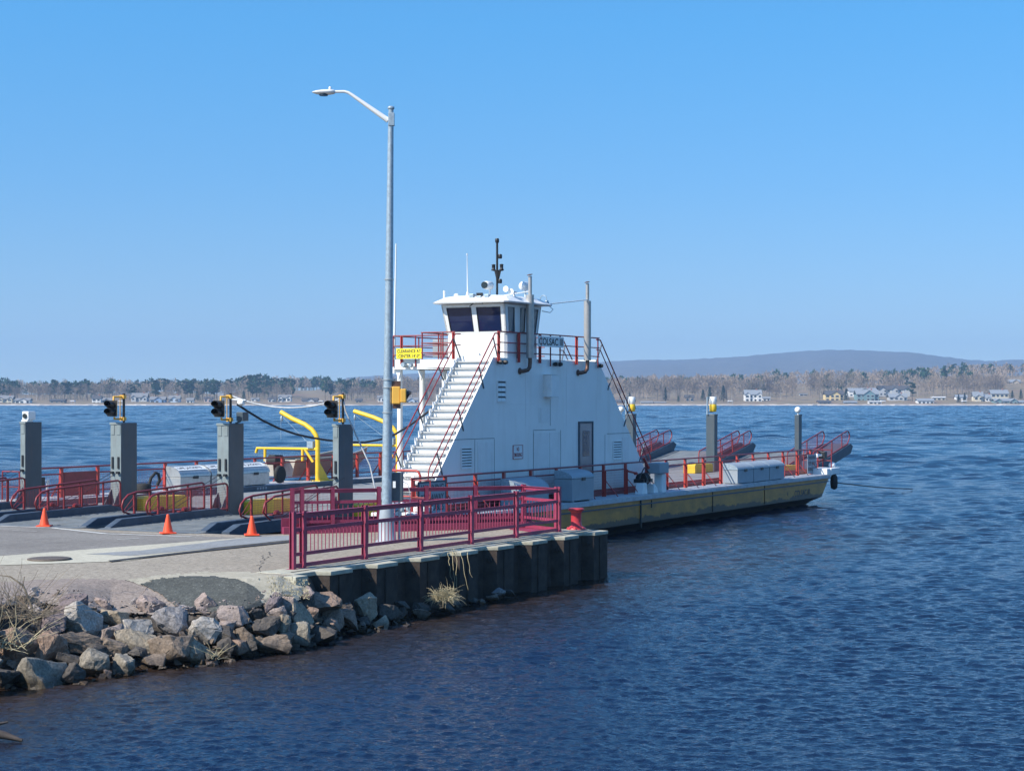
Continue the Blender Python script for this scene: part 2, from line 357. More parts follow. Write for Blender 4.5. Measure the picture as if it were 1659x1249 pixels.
def water_mesh():
    # wind waves as real relief: rows get coarser with distance, and each place carries the waves its grid can hold
    rs = np.random.RandomState(4)
    def rows(y0, y1):
        out = [y0]
        while out[-1] < y1: out.append(out[-1]+min(1.2, max(.026, out[-1]**2/20000)))
        out[-1] = y1; return np.array(out)
    NW = 240
    lam = np.exp(rs.uniform(np.log(.085), np.log(8.0), NW)); th = np.radians(78)+rs.normal(0, .60, NW); ph = rs.uniform(0, 2*np.pi, NW)
    kx, ky, k = np.cos(th)*2*np.pi/lam, np.sin(th)*2*np.pi/lam, 2*np.pi/lam
    def height(X, Y):
        y = Y[:, 0]; dY = np.minimum(1.2, np.maximum(.026, y**2/20000)); l0 = 3.0*dY
        Z = np.zeros_like(X); W2 = np.zeros_like(y)
        g = 1+.30*np.sin(X*.041+Y*.023+1)*np.sin(Y*.037-X*.013)+.16*np.sin(X*.11-Y*.19)+.20*np.sin(X*.33+Y*.21+1.7*np.sin(Y*.13))*np.sin(Y*.55-X*.17+2*np.sin(X*.2))+.16*np.sin(X*.9-Y*.4+2*np.sin(Y*.31))*np.sin(Y*1.3+X*.35)
        g = np.clip(g, .45, 1.6)
        for i in range(NW):
            w = np.clip((lam[i]/l0-.8)/.6, 0, 1)*np.clip((1.8*l0+.50-lam[i])/(.5*l0+.22), 0, 1)
            W2 += w**2/2; r = np.nonzero(w > 0)[0]
            if len(r) == 0: continue
            r0, r1 = r[0], r[-1]+1; Xs, Ys = X[r0:r1], Y[r0:r1]
            p = kx[i]*Xs+ky[i]*Ys+ph[i]+.6*np.sin(Xs*.16/lam[i]+ph[i])
            sn = np.sin(p); Z[r0:r1] += (w[r0:r1]/k[i])[:, None]*(sn-.40*sn*sn)
        return Z*g*(SLOPE/np.sqrt(np.maximum(W2, 1e-4)))[:, None]
    SLOPE = .125
    mb_v = []; mb_f = []; base = 0
    for y0, y1, step in ((16.0, 137.0, 3.0), (137.0, 1296.0, 6.0)):
        ys = rows(y0, y1); xs = np.concatenate([np.arange(-1100, -170, 9.0), np.arange(-170, 1830, step), np.arange(1830, 2760, 9.0), [2760.0]])
        Yg, Pg = np.meshgrid(ys, xs, indexing='ij'); Xg = (Pg-CX)*Yg/F_PX
        Z = height(Xg, Yg)
        n, m = Yg.shape
        mb_v.append(np.stack([Xg, Yg, Z], -1).reshape(-1, 3))
        i = np.arange(n-1)[:, None]*m+np.arange(m-1)[None, :]+base
        mb_f.append(np.stack([i, i+1, i+1+m, i+m], -1).reshape(-1, 4)); base += n*m
    v = np.concatenate(mb_v).astype('f'); f = np.concatenate(mb_f).astype('i')
    # calm sheets far to the sides and behind
    side = np.array([[-5000,-60,-.02],[5000,-60,-.02],[5000,1400,-.25],[-5000,1400,-.25]], 'f')
    L0, R0 = (-1100-CX)/F_PX, (2760-CX)/F_PX
    sv = np.array([[L0*16,16,0],[R0*16,16,0],[-300,16,0],[300,16,0],[-300,-60,0],[300,-60,0],[L0*1296,1296,0],[R0*1296,1296,0],[-5000,1296,0],[5000,1296,0],[-5000,16,0],[5000,16,0],[-5000,-60,0],[5000,-60,0]], 'f')
    sf = np.array([[10,0,6,8],[1,11,9,7],[12,13,11,10]], 'i')+base
    v = np.concatenate([v, sv]); f = np.concatenate([f, sf])
    me = bpy.data.meshes.new('lake_water'); me.vertices.add(len(v)); me.vertices.foreach_set('co', v.ravel())
    me.loops.add(len(f)*4); me.loops.foreach_set('vertex_index', f.ravel()); me.polygons.add(len(f))
    me.polygons.foreach_set('loop_start', np.arange(len(f), dtype='i')*4); me.polygons.foreach_set('loop_total', np.full(len(f), 4, 'i'))
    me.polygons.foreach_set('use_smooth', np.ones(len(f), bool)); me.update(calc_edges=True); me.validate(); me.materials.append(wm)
    o = bpy.data.objects.new('lake_water', me); COL.objects.link(o); return o
tag(water_mesh(), kind='structure')
# ------------------------------------------------------------------ quay: ground sheets
EDGE = [(-520,975),(-200,960),(0,948),(50,945),(110,944),(180,940),(250,937),(330,938),(400,938),(450,935),(490,928),(500,927)]
BANK = [(-520,1010,1.0),(-200,1000,1.0),(0,978,.97),(50,962,1.0),(110,966,.97),(180,984,.72),(250,990,.66),(330,990,.66),(400,985,.70),
        (450,962,.86),(500,950,.90),(520,975,.55),(560,975,.42),(620,972,.30),(700,962,.18),(780,955,.08),(840,948,.02)]
WATER = [(-520,1330),(-200,1190),(0,1117),(50,1115),(110,1108),(180,1098),(250,1085),(330,1078),(400,1064),
         (450,1058),(500,1050),(520,1047),(560,1034),(620,1020),(700,1000),(780,975),(840,960)]
def lerpt(tab, x, k=1):
    for a, b in zip(tab, tab[1:]):
        if x <= b[0]:
            f = max(0, (x-a[0])/(b[0]-a[0])); return a[k]+(b[k]-a[k])*f
    return tab[-1][k]
def bank_pt(px, t):                       # t -1 pavement edge, 0 first boulders, 1 waterline
    a = gp(px, lerpt(BANK, px), lerpt(BANK, px, 2)); b = gp(px, lerpt(WATER, px), 0)
    if t < 0 and px <= 500:
        e = gp(px, lerpt(EDGE, px), 1.088); return a.lerp(e, -t)
    return a.lerp(b, t)
def bank_at(px, py):                      # point of the sloping bank seen at a pixel
    lo, hi = -1.0 if px <= 500 else -.3, 1.3
    for _ in range(30):
        m = (lo+hi)/2; p = bank_pt(px, m)
        if HOR+(EYE-p.z)*F_PX/p.y < py: lo = m
        else: hi = m
    return bank_pt(px, (lo+hi)/2)
G = 1.088
top = [gp(px, py, G) for px, py in EDGE if px < 495]
outline = [(p.x, p.y, G) for p in reversed(top)]                       # right to left
outline += [(-60, 8, G), (-75, 60, G)]
for u, n in [(-30, 22), (-5.45, 22), (-5.45, 2.0), (-5.45, 1.25), (-.2, -3.65), (-.2, -5.1), (-12.8, -5.1)]:
    v = wl(u, n, G); outline.append(tuple(v))
mb = MB(); mb.prism(outline, (0,0,-1.9))
o = mb.build('pavement', M['asphalt']); tag(o, kind='structure')
# earth under the rocks
mb = MB(); cols = []
knots = [-520,-200,0,50,110,180,250,330,400,450,499,520,560,620,700,780,840]
for px in knots:
    a = bank_pt(px, -.12); cols.append([bank_pt(px, -1 if px < 510 else -.6)+Vector((0,.1,-.03 if px < 510 else -.25)), bank_pt(px, 0)+Vector((0,0,-.03)), bank_pt(px, .5)+Vector((0,0,-.24)), bank_pt(px, 1)+Vector((0,0,-.22)), bank_pt(px, 1.6)+Vector((0,0,-.6))])
vs = [p for c in cols for p in c]; fs = []
for i in range(len(cols)-1):
    for k in range(4): fs.append((i*5+k, i*5+k+1, (i+1)*5+k+1, (i+1)*5+k))
mb.add(vs, fs)
o = mb.build('shore_ground', M['soil']); tag(o, kind='structure')
def sheet(name, pts, mat, dz, z0=G):
    mb = MB(); mb.face([Vector((p[0], p[1], z0+dz)) for p in pts]); o = mb.build(name, mat)
    if o.data.polygons[0].normal.z < 0: o.data.flip_normals()
    return tag(o, kind='structure')
P = lambda *pp: [gp(x, y, G) for x, y in pp]
def wob(pts, amp, n=6, seed=1):
    rnd = random.Random(seed); out = []
    for i in range(len(pts)):
        a, b = pts[i], pts[(i+1) % len(pts)]
        for k in range(n):
            p = a.lerp(b, k/n); out.append(p+Vector((rnd.uniform(-amp, amp), rnd.uniform(-amp, amp), 0)))
    return out
sheet('grey_road', P((-260,868),(-260,915),(0,902),(225,889),(405,872),(310,868),(200,864),(75,855),(0,851)), M['roadgrey'], .004)
sheet('concrete_strip', P((-200,912),(0,901),(410,870),(470,869),(430,876),(205,909),(120,912),(0,916),(-200,930)), M['creampad'], .008)
sheet('patched_strip', wob(P((140,898),(230,892),(410,870),(472,868),(472,875),(300,893),(210,901)), .03), M['greypad'], .012)
sheet('tar_joint', P((175,909),(300,894.5),(472,876.5),(472,879),(300,897),(180,911)), M['tar'], .016)
mb = MB()
for a, b, wd in [((0,852.5),(85,855.5),.16),((85,855.5),(170,865),.16),((170,865),(310,870),.14),((200,862.5),(330,868),.05),((225,872.5),(190,874.5),.08),((20,860),(60,861),.07)]:
    p, q = gp(*a, G), gp(*b, G); d = (q-p).normalized(); s_ = Vector((-d.y, d.x, 0))*wd/2; z = Vector((0,0,.012))
    mb.face([p-s_+z, q-s_+z, q+s_+z, p+s_+z])
tag(mb.build('painted_line', M['whitewear']), kind='structure')
def inside(x, y, poly):
    c = False
    for (x1,y1),(x2,y2) in zip(poly, poly[1:]+poly[:1]):
        if (y1 > y) != (y2 > y) and x < (x2-x1)*(y-y1)/(y2-y1)+x1: c = not c
    return c
def surf(px, py):                          # pavement or sloping verge, whichever is met
    return gp(px, py, G) if py < lerpt(EDGE, px) or px > 500 else bank_at(px, py)
def px_sheet(name, poly, mat, dz, sx=3.0, sy=1.5, seed=1):
    from mathutils import noise as mn
    xs = [p[0] for p in poly]; ys = [p[1] for p in poly]; x0, y0 = min(xs), min(ys); nx_ = int((max(xs)-x0)/sx)+1; ny_ = int((max(ys)-y0)/sy)+1
    vid = {}; mb = MB(); fs = []; vs = []
    def vert(i, j):
        if (i,j) not in vid: vid[(i,j)] = len(vs); p = surf(x0+i*sx, y0+j*sy); vs.append(p+Vector((0,0,dz+.006*mn.noise(p*3))))
        return vid[(i,j)]
    for i in range(nx_):
        for j in range(ny_):
            cx_, cy_ = x0+(i+.5)*sx, y0+(j+.5)*sy; w_ = mn.noise(Vector((cx_*.12, cy_*.3, seed)))
            if inside(cx_+w_*5, cy_+w_*2.2, poly): fs.append((vert(i,j), vert(i,j+1), vert(i+1,j+1), vert(i+1,j)))
    mb.add(vs, fs); o = mb.build(name, mat)
    return tag(o, kind='structure')
px_sheet('pink_gravel_verge', [(-40,944),(0,943),(60,940),(150,938),(230,941),(330,954),(340,993),(250,996),(180,992),(110,982),(50,975),(-40,990)], M['pinkgravel'], .008, 3, 1.5, 1)
px_sheet('sandy_margin', [(205,941),(250,934),(330,928),(400,927),(455,934),(480,945),(498,955),(480,975),(440,975),(380,992),(330,990),(300,955),(240,952)], M['sandedge'], .016, 3, 1.5, 2)
px_sheet('dark_gravel_patch', [(228,948),(262,939),(300,935.5),(345,935),(385,940),(412,952),(426,966),(422,984),(380,994),(330,993),(285,985),(262,965)], M['darkgravel'], .026, 2, 1, 3)
mb = MB()      # cracks in the pavement near the fence
rnd = random.Random(12)
for path in [[(418,938),(425,928),(421,915),(428,906),(424,898)],[(425,928),(437,925),(452,921)],[(421,915),(408,917)],[(60,948),(140,946),(210,943),(235,941)],[(428,906),(440,900),(436,893)]]:
    pp = [gp(x, y, G)+Vector((0,0,.006)) for x, y in path]; q = []
    for a, b in zip(pp, pp[1:]):
        for k in range(6): q.append(a.lerp(b, k/6)+Vector((rnd.uniform(-.05,.05), rnd.uniform(-.05,.05), 0)))
    for a, b in zip(q, q[1:]):
        d = b-a; s_ = Vector((-d.y, d.x, 0)).normalized()*rnd.uniform(.003,.008); mb.face([a-s_, b-s_, b+s_, a+s_])
tag(mb.build('pavement_crack', M['tar']), kind='structure')
c = gp(80, 907, G); mb = MB(); mb.lathe([(.42,0),(.42,.02),(.38,.03),(.05,.034)], (c.x, c.y, G+.014), 28)
single(mb, 'manhole_cover', M['plate'], 'round rusty brown cover plate lying in the pavement beside the cream strip', 'manhole cover', (c.x, c.y, G+.014), frame='W')

# ------------------------------------------------------------------ sheet pile wall with concrete cap
base = (-6.4, -5.5, -.6)
wall = thing('retaining_wall', 'corrugated rusty sheet pile wall carrying the pale concrete edge of the quay', 'retaining wall', base)
NI, NO = -5.25, -5.53
ol = []; u = -12.85
ol.append((u, NI))
k = 0
while u < -.6:
    ol += [(u+.66, NI), (u+.76, NO), (u+1.485, NO), (u+1.585, NI)]; u += 1.585; k += 1
mb = MB()
for (a, b), (c_, d) in zip(ol, ol[1:]):
    t_ = .02
    mb.prism([(a,b,-1.6),(c_,d,-1.6),(c_,d,1.015),(a,b,1.015)], Vector((0, t_+.012, 0)) if abs(b-d) < 1e-6 else Vector((.02,.004,0)))
mb.box(-.17, -.15, NI, -3.6, -1.6, 1.015)
mb.prism([(-.15,-3.6,-1.6),(-5.4,1.25,-1.6),(-5.4,1.25,1.0),(-.15,-3.6,1.0)], (.03,.03,0))
mb.box(-5.44, -5.42, 1.25, 22, -1.6, 1.0)
mb.build('sheet_piling', M['pile'], wall)
mb = MB()
for i in range(8):      # interlock ridges and bolts on the pans
    uu = -12.85+i*1.585
    mb.box(uu+1.04, uu+1.08, NO-.03, NO-.002, -1.6, .98)
    mb.box(uu+.30, uu+.34, NI-.03, NI-.002, -1.6, .98)
    mb.lathe([(.045,0),(.045,.05),(.02,.06)], (uu+.645, NI-.16, .82), 8, 'x')
mb.build('bolt_and_ridge', M['pile'], wall)
cap = [(a-.0, b-.03) for a, b in ol]
mb = MB(); mb.prism([(p[0], p[1], 1.016) for p in cap]+[(-.17,-5.0,1.016),(-12.85,-5.0,1.016)], (0,0,.078))
mb.prism([(-.14,-5.0,1.0),(-.14,-4.45,1.0),(-12.85,-4.45,1.0),(-12.85,-5.0,1.0)], (0,0,.098))
mb.build('concrete_cap', M['concrete'], wall, bevel=.012)
mb = MB(); mb.prism([(-12.83,-5.56,-.6),(-12.83,-5.56,1.085),(-13.6,-4.9,1.085),(-13.35,-4.7,1.085),(-12.83,-4.5,1.085),(-12.83,-4.5,-.6)][0:2]+[(-12.83,-4.5,1.085),(-12.83,-4.5,-.6)], (-.35,.0,0))
mb.prism([(-13.18,-5.56,-.6),(-13.18,-5.56,1.085),(-13.18,-4.5,1.085),(-13.18,-4.5,-.6)], (-.02,0,0))
mb.build('end_block', M['concrete'], wall, bevel=.02)
mb = MB()
for z_, d in ((.9,.05),(.55,.05)): mb.box(-5.3,-.35, -5.27,-5.24, 1.097, 1.10)
mb.box(-12.6,-.3,-5.05,-5.03,1.098,1.104); mb.build('cap_line', M['tar'], wall)  # thin dark lines running along the cap
# bollard
base = (-.28, -4.72, 1.098)
b_ = thing('bollard', 'glossy red mooring bollard at the far end of the quay', 'bollard', base)
mb = MB(); mb.lathe([(.235,0),(.235,.03),(.19,.05),(.135,.09),(.125,.2),(.125,.38),(.14,.43),(.19,.455),(.195,.49),(.17,.505),(.02,.508)], base, 28)
mb.build('body', M['bollard'], b_)
mb = MB()
for k in range(6): mb.lathe([(.022,.03),(.022,.055),(.008,.06)], (base[0]+.205*math.cos(k*1.047+.3), base[1]+.205*math.sin(k*1.047+.3), base[2]), 6)
mb.build('flange_bolts', M['bollard'], b_)

# ------------------------------------------------------------------ crimson pipe-and-channel fence round the quay
fence = thing('safety_fence', 'crimson steel fence of flat rails and thin balusters round the quay walkway', 'fence', (-6.4, -4.7, G))
def fence_run(A, B, ts, panel=True):
    A = Vector((*A, 0)); B = Vector((*B, 0)); d = (B-A).normalized(); L_ = (B-A).length
    s_ = Vector((-d.y, d.x, 0))
    def at(t, z): return A+d*(t*L_)+Vector((0,0,G+z))
    for t in ts:                               # H-shaped posts
        c0 = at(t, 0)
        mb = MB()
        for k in (-1, 1):
            p = c0+s_*.045*k
            mb.prism([p-d*.042-s_*.005, p+d*.042-s_*.005, p+d*.042+s_*.005, p-d*.042+s_*.005], (0,0,1.06))
        mb.prism([c0-d*.006-s_*.04, c0+d*.006-s_*.04, c0+d*.006+s_*.04, c0-d*.006+s_*.04], (0,0,1.05))
        mb.prism([c0-d*.1-s_*.1, c0+d*.1-s_*.1, c0+d*.1+s_*.1, c0-d*.1+s_*.1], (0,0,.012))
        mb.build('post', M['magenta'], fence)
    for a, b in zip(ts, ts[1:]):
        for z, h, nm in ((1.02,.075,'top_rail'),(.72,.07,'middle_rail'),(.27,.065,'lower_rail'),(.06,.075,'kick_rail')):
            p, q = at(a, z)+d*.052, at(b, z)-d*.052
            mb = MB(); mb.bar(p, q, .035 if nm != 'top_rail' else .10, h if nm != 'top_rail' else .008)
            if nm == 'top_rail': mb.bar(p-Vector((0,0,.045)), q-Vector((0,0,.045)), .03, .085)
            mb.build(nm, M['magenta'], fence)
        mb = MB(); ln = (b-a)*L_; k = max(1, round(ln/.125))
        for i in range(1, k):
            p = at(a+(b-a)*i/k, .31); mb.bar(p, p+Vector((0,0,.38)), .013)
        if k > 1: mb.build('baluster_panel', M['magenta'], fence)
A_, B_ = (-12.06,-4.7), (-1.18,-4.7)
fence_run(A_, B_, [0]+[(u+12.06)/10.88 for u in (-11.73,-9.62,-7.51,-5.39,-3.32,-1.18)])
fence_run((-4.61,.48), (-.42,-3.37), [0,.04,.168,.364,.57,.784,1])
fence_run((-.42,-3.37), (-1.12,-4.62), [0,1])
# kick plates along the slip edge
mb = MB(); A = Vector((-4.85,.55,0)); B = Vector((-.3,-3.62,0)); d = (B-A).normalized(); s_ = Vector((-d.y,d.x,0))
mb.prism([A+Vector((0,0,G)), B+Vector((0,0,G)), B+s_*.2+Vector((0,0,G)), A+s_*.2+Vector((0,0,G))], (0,0,.16))
mb.prism([A+s_*.25+Vector((0,0,G)), B+s_*.25+Vector((0,0,G)), B+s_*.28+Vector((0,0,G)), A+s_*.28+Vector((0,0,G))], (0,0,.36))
mb.build('kick_plate', M['magenta'], fence)
mb = MB(); mb.prism([(-.36,-3.4,G+.004),(-1.0,-4.56,G+.004),(-1.75,-4.56,G+.004),(-1.0,-3.3,G+.004)], (0,0,.012)); mb.build('floor_plate', M['magenta'], fence)
# ------------------------------------------------------------------ street lamp
LX, LY = -2.73, 40.4
lamp = thing('street_lamp', 'tall galvanised lamp post with one drooping arm and cobra-head lamp', 'street lamp', (LX, LY, G), frame='W')
def W_(x, z, dy=0): return Vector((LX+x, LY+dy, z))
mb = MB(); mb.tube([W_(0, G), W_(0, 2.2), W_(.03, 5), W_(.06, 7.6), W_(.085, 10.15), W_(.09, 10.25)], [.118,.112,.098,.081,.061,.06], 20)
mb.build('pole', M['galv'], lamp)
mb = MB(); mb.lathe([(.26,0),(.26,.02),(.20,.06),(.175,.5),(.15,.75),(.14,.78)], W_(0, G), 16); mb.build('base_cover', M['signgrey'], lamp)
mb = MB()
for z in (3.9, 4.45, 4.62, 6.8):
    x0 = {3.9:.02,4.45:.025,4.62:.027,6.8:.05}[z]; rr = .122 if z < 5 else .104
    mb.lathe([(rr,0),(rr,.025)], W_(x0, z), 18)
mb.build('strap', M['alu'], lamp)
mb = MB(); mb.box(LX+.035, LX+.165, LY-.08, LY+.08, 10.16, 10.44); mb.lathe([(.055,0),(.055,.1),(.075,.11),(.075,.15),(.05,.17)], W_(.09, 10.42), 14)
mb.build('cap_clamp', M['galv'], lamp, bevel=.006)
mb = MB(); mb.tube([W_(.03,10.28), W_(-.4,10.58), W_(-.74,10.82), W_(-.84,10.885), W_(-.93,10.91), W_(-1.2,10.905)], [.06,.048,.036,.032,.030,.030], 14)
mb.build('arm', M['lampwhite'], lamp)
mb = MB(); rings = []
for x, hw, zt, zb in [(-1.13,.03,.028,-.028),(-1.15,.08,.05,-.045),(-1.24,.115,.055,-.062),(-1.40,.13,.05,-.070),(-1.53,.11,.03,-.050),(-1.61,.06,.01,-.025),(-1.635,.012,.0,-.008)]:
    ring = []
    for k in range(16):
        a = 2*math.pi*k/16; zz = math.sin(a); ring.append(Vector((LX+x, LY+hw*math.cos(a), 10.90+(zt if zz > 0 else -zb)*zz)))
    rings.append(ring)
mb.loft(rings, True, True); h_ = mb.build('lamp_head', M['lampwhite'], lamp)
mb = MB(); mb.lathe([(.09,-.095),(.105,-.065),(.105,-.04)], W_(-1.38,10.91), 18); mb.build('lens', M['glassside'], h_)
mb = MB(); mb.lathe([(.03,0),(.03,.05),(.02,.06)], W_(-1.24,10.955), 10); mb.build('photocell', M['lampwhite'], h_)
# signal on the lamp post, facing right
sg = MB(); sg.box(LX+.12, LX+.30, LY-.12, LY+.10, 4.10, 4.48); s1 = sg.build('signal_mount', M['signal'], lamp, bevel=.02)
sg = MB(); sg.box(LX+.13, LX+.30, LY-.05, LY+.06, 4.48, 4.60); sg.box(LX+.13, LX+.30, LY-.05, LY+.06, 4.0, 4.10); sg.build('bracket', M['burnt'], s1)
sg = MB(); sg.box(LX+.303, LX+.43, LY-.16, LY+.14, 4.13, 4.43); s2 = sg.build('signal_head', M['signal'], lamp, bevel=.02)
sg = MB()
rings = []
for x, k1 in [(.43,1),(.49,.85),(.53,.25)]:
    rings.append([Vector((LX+x - (.04 if math.sin(a) < -.3 and x > .45 else 0), LY-.01+.10*math.cos(a), 4.29+.10*math.sin(a)*(k1 if math.sin(a) < 0 else .55+.45*k1)+(1-k1)*.03)) for a in [2*math.pi*i/16 for i in range(16)]])
sg.loft(rings, True, True); sg.build('visor', M['black'], s2)
# cabinet behind the pole
mb = MB(); mb.box(LX+.10, LX+.34, LY+.05, LY+.35, 1.98, 2.6); c1 = mb.build('control_cabinet', M['post'], lamp, bevel=.01)
mb = MB(); mb.box(LX+.14, LX+.20, LY-.15, LY-.11, 2.28, 2.42); mb.build('meter', M['signwhite'], c1)
mb = MB(); mb.tube([W_(.26,1.98,.2), W_(.26,1.6,.2), W_(.26,G,.2)], .025, 8); mb.build('conduit', M['galv'], c1)
mb = MB(); mb.tube([W_(.35,2.4,.1), W_(.45,2.35,.1), W_(.5,2.15,.1), W_(.5,1.85,.1)], .008, 6); mb.build('loose_wire', M['cablewhite'], c1)
# ------------------------------------------------------------------ traffic cones
def cone_at(px, py, label):
    g = gp(px, py, G); b0 = (g.x, g.y, G+.013)
    if not hasattr(cone_at, 'p'):
        t_ = thing('traffic_cone', label, 'traffic cone', b0, 'traffic cones in front of the boarding ramps', frame='W')
        mb = MB(); mb.lathe([(.12,.03),(.115,.05),(.033,.42),(.03,.44),(.018,.445)], b0, 20); mb.build('cone_body', M['orange'], t_)
        mb = MB(); mb.box(b0[0]-.17, b0[0]+.17, b0[1]-.17, b0[1]+.17, b0[2], b0[2]+.032); mb.build('foot', M['orange'], t_, bevel=.01)
        cone_at.p = t_; return t_
    c = copy_tree(cone_at.p); c.location = b0; c['label'] = label; c.rotation_euler = (0,0,random.uniform(0,1.2)); return c
cone_at(72, 853.5, 'orange traffic cone at the foot of the leftmost pair of ramp railings')
cone_at(272, 865, 'orange traffic cone between the second and third ramp posts')
cone_at(408, 868, 'orange traffic cone nearest to the crimson quay fence')
# ------------------------------------------------------------------ THE FERRY
fer = thing('ferry', 'flat car ferry with mustard hull, white stair tower and red railings moored at the quay', 'ferry', (17, 7, 0))
D = 1.10
outl = [(-.6,2),(1.2,0),(33,0),(35.2,1.7),(35.2,12.8),(33,14.5),(1.2,14.5),(-.6,12.5)]
def ins(o, k, kn):                          # pull the outline in for the raked ends
    r = []
    for u, n in o:
        uu = u+k*(1 if u < 17 else -1); nn = n+kn*(1 if n < 7 else -1); r.append((uu, nn))
    return r
mb = MB()
rings = [[(u, n, z) for u, n in ins(outl, k, kn)] for z, k, kn in ((-.5,2.3,.9),(.08,1.4,.35),(.26,.95,.0),(1.02,0,0))]
mb.loft([list(r) for r in rings[2:]]); hull = mb.build('hull', M['hull'], fer)
mb = MB(); mb.loft([list(rings[0]), list(rings[1]), [(u,n,.262) for u,n in ins(outl,.95,-.004)]]); mb.build('boot_stripe', M['hullblack'], hull)
mb = MB(); mb.prism([(u, n, 1.023) for u, n in ins(outl, -.03, -.03)], (0,0,.075)); mb.build('deck', M['deck'], fer)
mb = MB(); mb.box(1.2, 33, -.055, -.032, .99, 1.10); mb.box(1.2,33,14.532,14.56,.99,1.1); mb.build('deck_edge', M['deckedge'], fer)
mb = MB(); mb.box(1.3, 32.9, -.03, -.002, .83, .87); mb.build('rubbing_strake', M['navy'], hull)
mb = MB(); mb.box(14.02, 14.09, -.035, -.002, .1, 1.0); mb.box(14.9,14.94,-.025,-.002,.7,.95); mb.box(20.2,20.24,-.02,-.002,.3,.99); mb.box(25.4,25.43,-.02,-.002,.3,.99)
mb.build('hull_seam', M['hullblack'], hull)
mb = MB(); mb.text('COLSAC III', (28.75,-.006,.40), (1,0,0), (0,0,1), 1.8, .25, .004); mb.build('name_lettering', M['ink'], hull); mb = MB(); mb.text('4', (27.9,-.006,.44), (1,0,0), (0,0,1), .1, .22, .004)
mb.build('hull_lettering', M['ink'], hull)
mb = MB(); mb.box(1.4, 32.9, .0, 1.0, 1.099, 1.135); mb.build('near_walkway', M['deckedge'], fer)
mb = MB(); mb.box(1.4, 34, 1.003, 1.04, 1.099, 1.34); mb.build('near_coaming', M['red'], fer)
mb = MB(); mb.box(.6, 34, 12.95, 14.45, 1.099, 1.27); mb.build('far_walkway', M['deckedge'], fer)
mb = MB(); mb.box(.6, 34, 12.90, 12.947, 1.099, 1.262); fc = mb.build('far_coaming', M['navy'], fer)
mb = MB()
for uu in (8.0, 11.2, 19.5):               # small pale stencil marks along the dark coaming
    for k in range(4): mb.box(uu+k*.16, uu+k*.16+.09, 12.894, 12.899, 1.15, 1.22)
mb.build('stencil_marks', M['signgrey'], fc)
# deck lane lines and plating joints
mb = MB()
for u in range(2, 34, 3): mb.box(u, u+.03, 1.3, 12.7, 1.099, 1.1005)
mb.build('plate_joint', M['navy'], fer)
# ---- railings
def mesh_panel(mb, p0, p1, z0a, z1a, z0b=None, z1b=None, step=.075, r=.006, slope=None):
    # wires between two points; heights at both ends
    z0b = z0a if z0b is None else z0b; z1b = z1a if z1b is None else z1b
    p0 = Vector((*p0, 0)); p1 = Vector((*p1, 0)); L_ = (p1-p0).length; k = max(2, int(L_/step))
    for i in range(1, k):
        f = i/k; p = p0.lerp(p1, f); a = z0a+(z0b-z0a)*f; b = z1a+(z1b-z1a)*f
        mb.bar(p+Vector((0,0,a)), p+Vector((0,0,b)), r)
    kv = max(2, int((z1a-z0a)/step))
    for j in range(1, kv):
        g = j/kv; mb.bar(p0+Vector((0,0,z0a+(z1a-z0a)*g)), p1+Vector((0,0,z0b+(z1b-z0b)*g)), r)
def side_rail(name_prefix, n, sgn, us, top=2.14, zb=1.12, gaps=(), ends=None):
    for u in us:
        mb = MB(); mb.box(u-.05, u+.05, n-.035, n+.035, zb, top-.02)
        mb.box(u-.008, u+.008, n-sgn*.09, n+sgn*.035, zb, top-.2)
        p = mb.build('rail_post', M['redlight'], fer)
        mb = MB(); mb.bar((u+.04, n-sgn*.05, zb+.52), (u+.10, n-sgn*.46, zb+.02), .05, .02); mb.build('brace', M['redlight'], p)
    mb = MB(); mb.tube([(us[0]-.1, n, top), (us[-1]+.1, n, top)], .026, 8); mb.build('top_rail', M['red'], fer)
    for a, b in zip(us, us[1:]):
        mid = (a+b)/2
        if any(g0 < mid < g1 for g0, g1 in gaps): continue
        mb = MB(); mb.tube([(a+.06, n, top-.19), (b-.06, n, top-.19)], .024, 6)
        mb.tube([(a+.06, n, zb+.16), (b-.06, n, zb+.16)], .02, 6)
        f = mb.build('mesh_frame', M['red'], fer)
        mb = MB(); mesh_panel(mb, (a+.06, n), (b-.06, n), zb+.16, top-.19, step=.075, r=.0035); mb.build('wire_mesh', M['red'], f)
us = [1.25+1.663*i for i in range(20)]
side_rail('near', .75, 1, us, gaps=((14.7,16.2),))
us2 = [.85+1.63*i for i in range(21)]
side_rail('far', 13.75, -1, us2, top=2.16, zb=1.27, gaps=((0,.9),))
mb = MB(); mb.box(2.55, 4.0, 13.70, 13.73, 1.30, 2.02); mb.build('red_screen', M['red'], fer)
# end rails closing the walkways
for (u, n0, n1) in ((1.2,.2,.75),(34.2,.3,1.5),(.7,13.75,14.4)):
    mb = MB(); mb.tube([(u,n0,1.15),(u,n0,2.1),(u,n1,2.1),(u,n1,1.15)], .025, 8); mb.tube([(u,n0,1.65),(u,n1,1.65)], .02, 6); mb.build('end_rail', M['red'], fer)
mb = MB(); mb.tube([(32.95,.75,2.12),(34.9,.9,2.05),(34.9,.9,1.15)], .028, 8); mb.tube([(32.95,.75,1.65),(34.9,.9,1.62)], .02, 6); mb.tube([(34.0,.82,1.15),(34.0,.82,2.1)], .03, 8); mb.build('end_rail', M['red'], fer)
mb = MB(); mb.box(34.1,34.42,.55,.85,1.72,2.02); o = mb.build('floodlight', M['black'], fer, bevel=.01)
mb = MB(); mb.tube([(33.8,.8,1.9),(34.1,.7,1.87)], .05, 8); mb.lathe([(.06,0),(.09,.08),(.05,.14)], (33.7,.75,1.8), 10); mb.build('bracket', M['white'], o)
mb = MB(); mb.box(1.0,1.4,13.4,13.65,1.6,1.92); o = mb.build('floodlight', M['black'], fer, bevel=.01)
